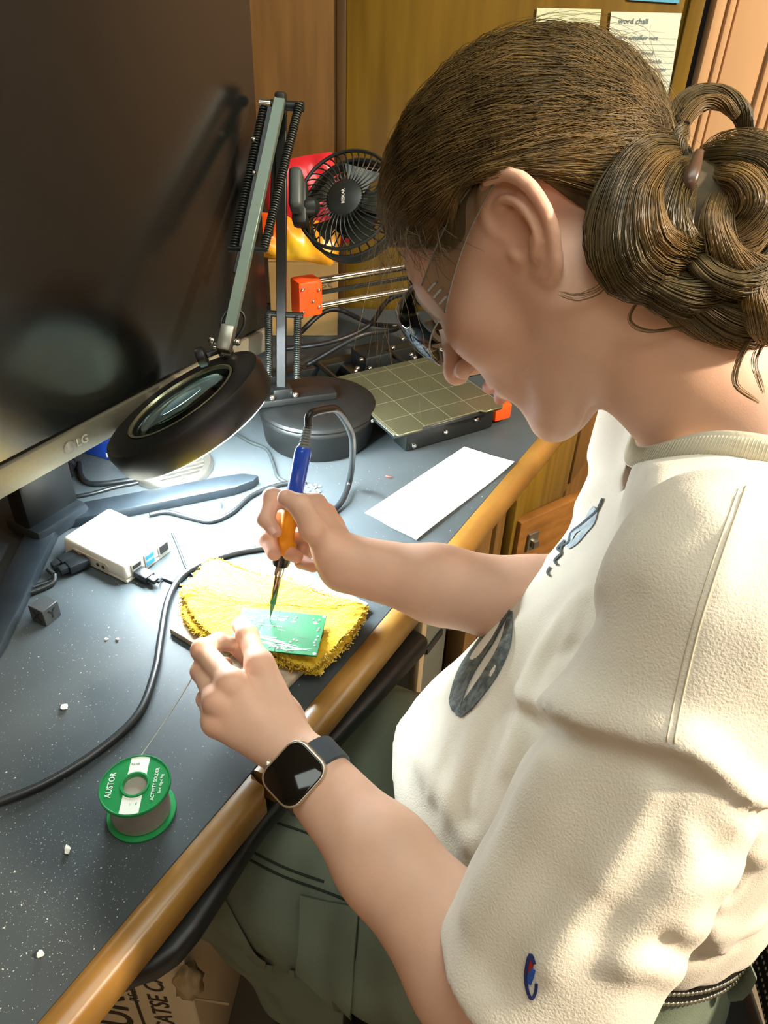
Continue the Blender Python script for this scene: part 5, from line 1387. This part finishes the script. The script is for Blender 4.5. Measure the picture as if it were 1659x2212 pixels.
for a in (PI*.50, PI*.80):
    MB().tube([belt_pt(a, .004, -.030), belt_pt(a, .0095, -.016), belt_pt(a, .0105, 0), belt_pt(a, .0095, .016), belt_pt(a, .003, .020)], [.010]*5, 8, flat=.22).build('belt_loop', m_pants2, person, 60)
patch('thigh_pocket_flap', [(655, 1932), (776, 1962), (758, 2200), (648, 2092)], pants, .002, .004, m_pants, person, 10, 12)
patch('hip_pocket_flap', [(893, 1985), (1010, 2100), (1000, 2200), (888, 2108)], pants, .002, .004, m_pants, person, 8, 8)
m_pst = mat('dark_thread', (46, 54, 46), .9, noise=.1)
for pts in ([(500, 1835), (600, 1888), (700, 1925), (776, 1955)], [(508, 1820), (610, 1872), (700, 1905)], [(775, 1968), (768, 2060), (752, 2150), (748, 2212)], [(590, 1775), (650, 1795), (690, 1812)], [(890, 2105), (950, 2150), (1005, 2190)]):
    seam('trouser_seam', pts, pants, .0011, m_pst, person)
for pts, w_ in (([(470, 1925), (520, 2010), (560, 2070), (640, 2100)], 10), ([(560, 2080), (600, 2092), (640, 2110)], 9)):
    mb = stroke(pts, w_, pants, .004, False, 20)
    if mb: mb.build('trouser_strap', m_pants, person, 0)
# shoe
sh = MB(); A = ANL
b = bmesh.new(); bmesh.ops.create_uvsphere(b, u_segments=24, v_segments=14, radius=1)
for v in b.verts:
    z = v.co.z; v.co = Vector((v.co.x*.125-.045, v.co.y*.046*(1-.15*v.co.x), max(-.38, z)*.075*(1.0-.35*max(0, -v.co.x))+.030))
m_shoe = mat('black_shoe', (18, 18, 18), .5, noise=.1)
for an, nm in ((ANL, 'shoe'), (ANR, 'shoe')):
    MB(yawf((an[0], an[1], 0), -.15)).bm(b.copy()).build(nm, m_shoe, person, 60)
b.free()

# ================================================================== hair
EC = np.array([-.004, 0, .043]); ERd = np.array([.098, .0745, .090])
ROOT = np.array([-.088, .010, -.018])
def hz(x): return np.interp(x, [-.12, -.050, -.042, -.034, -.012, .008, .022, .03, .066, .1], [-.062, -.056, -.030, .020, .047, .042, .028, .027, .066, .104])
def hair_mat(name, c1, c2):
    m = mat(name, c1, .38, col2=c2, nscale=55, stretch=(1, 1, 1), detail=5, spec=.6)
    b_ = m.node_tree.nodes['Principled BSDF']; b_.inputs['Anisotropic'].default_value = .5
    return m
m_hair = hair_mat('olive_brown_hair', (112, 94, 56), (76, 63, 36)); m_hair2 = hair_mat('golden_brown_hair', (142, 112, 66), (100, 80, 44))
m_cap = hair_mat('dark_hair_base', (92, 77, 47), (62, 51, 31)); m_cap.node_tree.nodes['Principled BSDF'].inputs['Roughness'].default_value = .85
def cap(p):
    q = (p-HO)@HR; a = np.stack([q[:, 0], np.abs(q[:, 1]), q[:, 2]], -1)
    d = s_ell(a, EC, ERd+np.array([.0075, .0065, .0095]))
    d = smin(d, s_cone(q, EC+np.array([-.05, 0, -.03]), ROOT, .036, .006), .03)
    k = hz(q[:, 0])-q[:, 2]
    return smax(d, k*.7+.001, .006)
cv, cf = mesh_sdf(cap, HO-.17, HO+.17, .003, lip=1.5)
hair_o = fast_obj('hair', cv, cf, m_cap, person); hair_o['label'] = 'brown hair swept back into a loose low bun'
r0 = np.random.default_rng(21)
def shell(d): return 1/np.sqrt(((d/ERd)**2).sum(-1))
def flow(S, n=12, h0=.006, h1=.0125, jit=.0012, wig=.0012):
    """S (N,3) head-local starts on the scalp; great-circle sweep to the bun root"""
    ds = S-EC; ds /= vlen(ds)[:, None]; dr = (ROOT-EC); dr = dr/np.linalg.norm(dr); N = len(S)
    end = dr+r0.normal(0, .10, (N, 3)); end /= vlen(end)[:, None]
    u = np.linspace(0, 1, n); yy = np.clip(np.abs(S[:, 1])/.07, 0, 1)
    mid = ds+end; mid /= vlen(mid)[:, None]+1e-6; mid = mid*.7+np.stack([0*yy, .9*np.sign(S[:, 1]+1e-6)*yy, .35+1.25*(1-yy)], -1); mid /= vlen(mid)[:, None]
    W = ((1-u)**2)[None, :, None]*ds[:, None]+(1.5*u*(1-u))[None, :, None]*mid[:, None]+(u**2)[None, :, None]*end[:, None]
    W /= np.linalg.norm(W, axis=2, keepdims=True)
    Q = EC+W*shell(W)[..., None]
    for _ in range(3):
        Q[..., 2] = np.maximum(Q[..., 2], hz(Q[..., 0])+.003); Q[:, 1:-1] = .25*Q[:, :-2]+.5*Q[:, 1:-1]+.25*Q[:, 2:]
    W = Q-EC; W /= np.linalg.norm(W, axis=2, keepdims=True)
    rad = shell(W)
    # ridges follow the sweep: angle about the root axis
    e1 = np.cross(dr, [0, 1, 0]); e1 /= np.linalg.norm(e1); e2 = np.cross(dr, e1); ang = np.arctan2(ds@e2, ds@e1)
    ridge = .0013*np.sin(ang*46+np.sin(ang*11)*2)+.0012*np.sin(ang*19+1.3)
    hgt = h0+(h1-h0)*np.sin(np.minimum(1, u*1.6)*PI/2)[None]+(r0.normal(0, jit, N)+ridge)[:, None]*np.sin(np.minimum(1, u*3)*PI/2)[None]
    hgt *= (1-.1*u)[None]
    P = EC+W*(rad+hgt)[..., None]
    ph = r0.uniform(0, 6.28, (N, 1)); P += (np.sin(u[None]*9+ph)*wig)[..., None]*np.cross(W, dr)
    return P
def scalp(N, front):
    out = []
    while len(out) < N:
        d = r0.normal(0, 1, (4*N, 3)); d /= vlen(d)[:, None]; P = EC+d*shell(d)[:, None]; k = P[:, 2]-hz(P[:, 0])
        keep = (k > .002) & (k < .016) & (P[:, 0] > -.03) & ((P[:, 0] > .024) | (np.abs(P[:, 1]) < .05)) if front else (k > .012)
        out.extend(P[keep].tolist())
    return np.array(out[:N])
def addS(name, Pl, r, m, label=None, parent=None, taper=.35):
    W = np.asarray(Pl)@HR.T+HO; o = strands(name, W, r, m, parent or hair_o, taper=taper, kind='stuff')
    if label: o['label'] = label
    return o
addS('swept_strands', flow(scalp(7600, True)), r0.uniform(.00017, .00034, 7600), m_hair)
addS('swept_strands', flow(scalp(3800, True), h0=.0075, h1=.0138), r0.uniform(.00014, .00028, 3800), m_hair2)
addS('swept_strands', flow(scalp(2800, False), h0=.004, h1=.012), r0.uniform(.00018, .0003, 2800), m_hair)
# brows and lashes
Pb = []
for sg in (1, -1):
    for i in range(90):
        t = r0.random(); q0 = np.array([.0985-.020*t**1.5, (.010+.040*t)*sg, .040+.006*math.sin(t*2.6)+r0.normal(0, .0012)]); d_ = np.array([-.003, .006*sg, .002+r0.normal(0, .001)])
        Pb.append([q0+d_*v+np.array([.002, 0, 0]) for v in np.linspace(0, 1, 12)])
    for i in range(40):
        t = i/39; q0 = np.array([.0895-.004*(2*t-1)**2, (.020+.024*t)*sg, .0125]); d_ = np.array([.006, .002*(2*t-1)*sg, -.003]); Pb.append([q0+d_*v+np.array([0, 0, .002*v*v]) for v in np.linspace(0, 1, 12)])
addS('brow_and_lash_hairs', np.array(Pb), .00016, m_cap)
# loose baby hairs lifting off the crown and the hairline
Fz = flow(scalp(420, False), h0=.006, h1=.010, jit=.004, wig=.003); k0 = r0.integers(0, 5, 420); Fz2 = []
for i in range(420):
    s_ = Fz[i, k0[i]:k0[i]+7]; u = np.linspace(0, 1, 7)[:, None]; d = Vn(s_[3]-EC); Fz2.append(s_+d*u**2*r0.uniform(.002, .016)+r0.normal(0, .004, 3)*u**2)
addS('flyaway_strands', np.array(Fz2), .00013, m_hair2)
def lock(px, R, n, m, name='bun_lock', seg=26, twist=2.0, rs=.00045, depthj=1.0, taper=.3):
    C_ = spline([D(x, y, t) for x, y, t in px], seg); T = np.gradient(C_, axis=0); T /= vlen(T)[:, None]
    A = np.cross(T, FW); A /= vlen(A)[:, None]+1e-9; B_ = np.cross(T, A); u = np.linspace(0, 1, seg)
    a0 = r0.uniform(0, 2*PI, n); rr = np.sqrt(r0.uniform(0.05, 1, n)); prof = R*(.45+.55*np.sin(PI*np.clip(u*1.02, 0, 1))**.6)
    ang = a0[:, None]+twist*u[None]+.25*np.sin(u[None]*7+a0[:, None]); rad = rr[:, None]*prof[None]*(1+.10*np.sin(u[None]*11+a0[:, None]*3))
    P = C_[None]+(np.cos(ang)*rad)[..., None]*A[None]+(np.sin(ang)*rad)[..., None]*B_[None]
    o = strands(name, P, r0.uniform(rs*.7, rs*1.3, n), m, hair_o, taper=taper, kind='stuff'); return o
def core(p):
    c = D(1500, 520, .500); d = s_ell(p, c, (.050, .046, .050))
    d = smin(d, s_sph(p, D(1390, 490, .485), .026), .02); d = smin(d, s_sph(p, D(1610, 600, .49), .032), .02); d = smin(d, s_sph(p, D(1440, 380, .50), .016), .02)
    return d
kv, kf = mesh_sdf(core, D(1500, 520, .5)-.13, D(1500, 520, .5)+.13, .004)
fast_obj('bun_core', kv, kf, m_cap, hair_o)
B_ = .455
locks = [([(1452, 330, .495), (1380, 350, .475), (1330, 420, .463), (1318, 510, .458), (1350, 580, .455), (1410, 596, .46), (1460, 560, .47)], .019, 330, 0),
         ([(1440, 345, .485), (1400, 385, .465), (1370, 450, .452), (1390, 530, .448), (1440, 545, .455), (1490, 500, .465)], .017, 300, 1),
         ([(1470, 360, .475), (1440, 410, .458), (1430, 480, .45), (1460, 540, .452), (1510, 520, .46)], .014, 220, 0),
         ([(1500, 350, .48), (1570, 345, .468), (1640, 370, .462), (1690, 440, .46), (1690, 540, .46), (1630, 590, .462)], .019, 320, 0),
         ([(1530, 380, .465), (1590, 400, .452), (1620, 460, .448), (1590, 530, .45), (1530, 560, .455)], .013, 220, 1),
         ([(1540, 420, .46), (1530, 490, .452), (1560, 560, .450), (1620, 590, .452), (1680, 570, .46)], .012, 200, 1),
         ([(1350, 560, .465), (1400, 620, .46), (1470, 640, .458), (1540, 610, .458), (1600, 560, .46)], .014, 240, 0),
         ([(1450, 600, .465), (1500, 660, .465), (1570, 690, .465), (1640, 670, .468), (1690, 620, .47)], .014, 240, 0),
         ([(1400, 590, .475), (1450, 660, .475), (1530, 700, .478), (1610, 720, .48), (1680, 700, .48)], .012, 200, 1),
         ([(1650, 560, .455), (1610, 630, .452), (1640, 700, .455), (1680, 740, .46)], .010, 150, 1),
         ([(1480, 560, .452), (1530, 600, .448), (1600, 610, .447), (1660, 560, .452), (1660, 500, .455)], .010, 160, 0),
         ([(1448, 340, .50), (1440, 280, .495), (1470, 222, .492), (1530, 205, .492), (1585, 240, .495), (1603, 310, .50)], .0075, 150, 0),
         ([(1452, 330, .492), (1462, 270, .488), (1500, 225, .487), (1545, 222, .488), (1580, 250, .49)], .005, 90, 1),
         ([(1470, 370, .48), (1450, 320, .485), (1462, 270, .49)], .008, 90, 0)]
for px, R, n, mi in locks: lock([(x+14, y, t) for x, y, t in px], R, int(n*2.3), (m_hair, m_hair2)[mi], seg=19, rs=.0002)
wisps = [([(1320, 570, .47), (1300, 620, .465), (1250, 642, .462), (1205, 632, .458)], .0026, 12), ([(1640, 700, .47), (1600, 770, .468), (1590, 830, .468), (1640, 870, .46)], .002, 14), ([(1660, 720, .468), (1630, 780, .465), (1650, 850, .46)], .002, 14),
         ([(1385, 640, .47), (1360, 690, .466), (1400, 715, .466), (1480, 705, .47)], .0015, 10)]
for px, R, n in wisps: lock(px, R, n, m_hair2 if R < .003 else m_hair, 'wisp', 16, .6, .00022)
# long hairs hanging in front of the forehead
Ph = []
for i in range(70):
    x0, y0 = r0.uniform(800, 880), r0.uniform(470, 570); t0 = r0.uniform(.52, .60); L = r0.uniform(40, 160) if i > 9 else r0.uniform(260, 420)
    dx = r0.normal(-6, 26) if i > 9 else r0.uniform(-40, 110); u = np.linspace(0, 1, 12)
    c = [D(x0+dx*v+r0.normal(0, 1)+14*math.sin(v*3+i), y0+L*v, t0-.01*v) for v in u]; Ph.append(c)
strands('hanging_hair', np.array(Ph), .00013, m_hair2, hair_o, kind='stuff')
Ph = []
for i in range(130):
    x0, y0 = r0.uniform(815, 960), r0.uniform(470, 545); p0_ = trace(cap, x0, y0)
    if p0_ is None: continue
    g_ = grad(cap, p0_[None])[0]; u = np.linspace(0, 1, 10)[:, None]; dn = -HU*r0.uniform(.008, .030)+HP*r0.uniform(-.012, .016)+HL*r0.normal(0, .006)
    Ph.append(p0_+g_*(.003+.004*r0.random())+dn*u+g_*r0.uniform(0, .008)*np.sin(u*PI)+r0.normal(0, .003, 3)*u**2)
strands('hairline_strands', np.array(Ph), .00018, m_hair, hair_o, kind='stuff')
# hair pin
hp_ = [D(1512, 325, .455), D(1500, 362, .447), D(1486, 400, .446), D(1478, 430, .455)]
hpin = MB().tube(spline(hp_, 16), np.interp(np.linspace(0, 1, 16), [0, .5, 1], [.0025, .0048, .003]), 10, flat=.5).build('hair_pin', mat('brown_hair_claw', (84, 62, 46), .3, noise=.1), None, 180)
tag(hpin, 'brown plastic hair pin holding the low bun', 'hair pin')

# ================================================================== safety glasses
def clear_mat(name, tint, f0=.06, haze=0.0):
    m = bpy.data.materials.new(name); m.use_nodes = True; nt = m.node_tree; nt.nodes.clear()
    o_ = nd(nt, 'ShaderNodeOutputMaterial'); mx = nd(nt, 'ShaderNodeMixShader'); tr_ = nd(nt, 'ShaderNodeBsdfTransparent'); gl = nd(nt, 'ShaderNodeBsdfGlossy'); fr_ = nd(nt, 'ShaderNodeFresnel')
    n1 = nd(nt, 'ShaderNodeTexNoise'); n1.inputs['Scale'].default_value = 60; mr = nd(nt, 'ShaderNodeMapRange'); mr.inputs[3].default_value = .02; mr.inputs[4].default_value = .05+haze
    nt.links.new(n1.outputs[0], mr.inputs[0]); nt.links.new(mr.outputs[0], gl.inputs['Roughness'])
    tr_.inputs[0].default_value = (*lin(tint), 1); gl.inputs[0].default_value = (1, 1, 1, 1); fr_.inputs[0].default_value = 1.4
    nt.links.new(fr_.outputs[0], mx.inputs[0]); nt.links.new(tr_.outputs[0], mx.inputs[1]); nt.links.new(gl.outputs[0], mx.inputs[2]); nt.links.new(mx.outputs[0], o_.inputs[0])
    return m
m_clear = clear_mat('clear_polycarbonate', (226, 229, 226)); m_edge = mat('clear_edge', (222, 226, 220), .08, trans=.75, ior=1.5, noise=.02)
gl_ = root('safety_glasses', H2W((.06, 0, .015)), 'clear plastic safety glasses worn on the face', 'glasses')
def lens_pt(phi, v, off=0.0):
    s_, c_ = math.sin(phi), math.cos(phi); h_ = .0235-.0085*abs(s_)**3; zc = .013+.004*abs(s_)
    nose = .020*math.exp(-(s_/.20)**2)*max(0, -v)
    bul = .006*(1-v*v)
    x = .052+(.064+bul+off)*max(0, c_)**.75; y = (.0815+bul*.3+off)*s_
    return H2W((x, y, zc+h_*v+nose))
nu, nv = 48, 10; V = []; F = []
for off in (0.0008, -.0008):
    for i in range(nu+1):
        for j in range(nv+1): V.append(lens_pt(-1.38+2.76*i/nu, -1+2*j/nv, off))
N = (nu+1)*(nv+1)
for i in range(nu):
    for j in range(nv): a = i*(nv+1)+j; q = (a, a+nv+1, a+nv+2, a+1); F.append(q); F.append(tuple(N+x for x in q[::-1]))
MB().add(V, F).build('lens', m_clear, gl_, 180)
for v in (-1, 1): MB().tube([lens_pt(-1.38+2.76*i/60, v) for i in range(61)], .0007, 6).build('lens_edge', m_edge, gl_, 180)
for s_ in (1, -1):
    T0 = [(.060, .0815*s_, .027), (.060, .0815*s_, .000)]; prof = []
    ts = np.linspace(0, 1, 12); top = []; bot = []
    for t in ts:
        x = .064-.080*t; y = (.0815+.002*math.sin(t*PI))*s_; w_ = .0125-.0070*t; zc = .014+.026*t+.004*math.sin(t*PI); top.append((x, y, zc+w_)); bot.append((x, y, zc-w_))
    V = []; F = []
    for a, b2 in zip(top, bot):
        for yo in (.0009*s_, -.0009*s_): V += [H2W((a[0], a[1]+yo, a[2])), H2W((b2[0], b2[1]+yo, b2[2]))]
    for i in range(11):
        k = 4*i
        for q in ((0, 1, 5, 4), (2, 6, 7, 3), (0, 4, 6, 2), (1, 3, 7, 5)): F.append(tuple(k+x for x in q))
    MB().add(V, F).build('temple_arm', m_clear, gl_, 60)
    for l_ in (top, bot): MB().tube([H2W(p) for p in l_], .0006, 6).build('temple_edge', m_edge, gl_, 180)
    for zz in (.004, .010, .016): MB().box((0, 0, 0), (.010, .0012, .0022), .0004, 1, M=frame(H2W((.058, .0825*s_, zz+.004)), HP, HU)).build('hinge_rib', m_edge, gl_)

# ================================================================== watch
wp_ = trace(body, 640, 1672); wn = grad(body, wp_[None])[0]; wn = Vn(wn*.5-ray(640, 1672)*.5)
fax = Vn(WL-EL); wy = Vn(np.cross(wn, fax)); wx = np.cross(wy, wn)
MW = np.eye(4); MW[:3, 0] = wx; MW[:3, 1] = wy; MW[:3, 2] = wn; MW[:3, 3] = wp_-wn*.0005
wat = root('smart_watch', wp_, 'square black-faced smart watch with silver case and dark grey strap on the left wrist', 'watch')
def rrect(w, h, r, n=6):
    out = []
    for cx, cy, a0 in ((w/2-r, h/2-r, 0), (-w/2+r, h/2-r, PI/2), (-w/2+r, -h/2+r, PI), (w/2-r, -h/2+r, 1.5*PI)):
        for i in range(n+1): out.append((cx+r*math.cos(a0+i*PI/2/n), cy+r*math.sin(a0+i*PI/2/n)))
    return out
m_al = mat('starlight_aluminium', (206, 196, 178), .3, metal=.85, noise=.04)
MB(MW).prism(rrect(.0365, .0425, .0105), .000, .0098, .0022, 3).build('case', m_al, wat, 50)
MB(MW).prism(rrect(.0335, .0395, .0095), .0090, .0112, .0009, 3).build('display_glass', mat('black_glass', (8, 10, 10), .06, noise=.02, spec=.6), wat, 50)
MB(MW).cyl((.018, .009, .0055), (.0212, .009, .0055), .0035, n=18, bev=.0006).build('crown', m_al, wat)
c_ = wp_-wn*.0; ac = EL+(WL-EL)*(((wp_-EL)@(WL-EL))/((WL-EL)@(WL-EL))); V = []; F = []; nb_ = 64
aa = np.arange(nb_)*2*PI/nb_; dd = np.cos(aa)[:, None]*wn+np.sin(aa)[:, None]*wy; dd = dd-(dd@fax)[:, None]*fax; dd /= vlen(dd)[:, None]; tt = np.full(nb_, .004)
for _ in range(60): tt -= body(ac+dd*tt[:, None])*.9
rad = list(zip(tt, dd))
for (t, d) in rad:
    for g, w_ in ((.0008, -.0115), (.0028, -.0105), (.0028, .0105), (.0008, .0115)): V.append(ac+d*(t+g)+fax*w_)
for i in range(nb_):
    for k in range(4): F.append((i*4+k, ((i+1) % nb_)*4+k, ((i+1) % nb_)*4+(k+1) % 4, i*4+(k+1) % 4))
MB().add(V, F).build('strap', mat('slate_silicone', (58, 68, 76), .5, noise=.05), wat, 40)

# ================================================================== loose solder wire from the spool to the fingers
mw = m_solder
wA = onM(MS, (-.006, .0215, .0335)); wB = (LH['middle'][1]+LH['ring'][1])/2+np.array([-.002, .004, -.006])
wpts = [wA*(1-u)+wB*u-np.array([0, 0, .012*u*(1-u)]) for u in (0, .2, .4, .6, .8, 1)]+[(LH['thumb'][3]+LH['index'][3])/2, Z(545, 1350, PZ+.006), Z(572, 1338, PZ+.002)]
MB().tube(spline(wpts, 60), .00045, 6).build('loose_wire', mw, sp_, 180)

# ================================================================== chair
ch = root('office_chair', (.24, .40, 0), 'black chair with a beige-flecked woven back behind the sitter', 'chair')
def weave_mat():
    m = mat('black_weave_beige_dots', (22, 22, 20), .7, noise=.1)
    nt = m.node_tree; b = nt.nodes['Principled BSDF']; old = b.inputs['Base Color'].links[0].from_socket; tc = nd(nt, 'ShaderNodeTexCoord'); sp2 = nd(nt, 'ShaderNodeSeparateXYZ'); nt.links.new(tc.outputs['Object'], sp2.inputs[0]); res = []
    for ax_, sc2, th_ in ((1, 180, .5), (2, 75, .28)):
        a = nd(nt, 'ShaderNodeMath', operation='MULTIPLY'); a.inputs[1].default_value = sc2; nt.links.new(sp2.outputs[ax_], a.inputs[0])
        f = nd(nt, 'ShaderNodeMath', operation='FRACT'); nt.links.new(a.outputs[0], f.inputs[0]); l = nd(nt, 'ShaderNodeMath', operation='LESS_THAN'); l.inputs[1].default_value = th_; nt.links.new(f.outputs[0], l.inputs[0]); res.append(l)
    mu = nd(nt, 'ShaderNodeMath', operation='MULTIPLY'); nt.links.new(res[0].outputs[0], mu.inputs[0]); nt.links.new(res[1].outputs[0], mu.inputs[1])
    mx = nd(nt, 'ShaderNodeMix', data_type='RGBA'); mx.inputs[7].default_value = (*lin((200, 180, 140)), 1); nt.links.new(old, mx.inputs[6]); nt.links.new(mu.outputs[0], mx.inputs[0]); nt.links.new(mx.outputs[2], b.inputs['Base Color'])
    return m
m_weave = weave_mat()
MB().box((.20, .40, .405), (.44, .44, .06), .025, 3).build('seat', m_black, ch)
V = []; F = []; n_ = 20
for i in range(n_+1):
    a = -1+2*i/n_; y = .40+.23*a; x = .415-.05*a*a
    for z in (.45, .60, .74): V += [(x+(z-.5)*.10, y, z), (x+.02+(z-.5)*.10, y, z)]
for i in range(n_):
    for k in range(2):
        a = i*6+2*k; b2 = a+6; F += [(a, a+2, b2+2, b2), (a+1, b2+1, b2+3, a+3)]
    F += [(i*6, i*6+6, i*6+7, i*6+1), (i*6+4, i*6+5, i*6+11, i*6+10)]
F += [(0, 1, 3, 2), (2, 3, 5, 4)]; k = n_*6; F += [(k, k+2, k+3, k+1), (k+2, k+4, k+5, k+3)]
MB().add(V, F).build('backrest', m_weave, ch, 60)
MB().cyl((.2, .4, .06), (.2, .4, .38), .025, n=16).build('column', m_blackm, ch)
for i in range(5):
    a = 2*PI*i/5+.3
    MB().tube([(.2, .4, .09), (.2+.15*math.cos(a), .4+.15*math.sin(a), .08), (.2+.28*math.cos(a), .4+.28*math.sin(a), .06)], [.022, .018, .014], 8).build('foot', m_blackm, ch)
    MB().cyl((.2+.28*math.cos(a)-.012, .4+.28*math.sin(a), .028), (.2+.28*math.cos(a)+.012, .4+.28*math.sin(a), .028), .027, n=16).build('caster', m_black, ch)
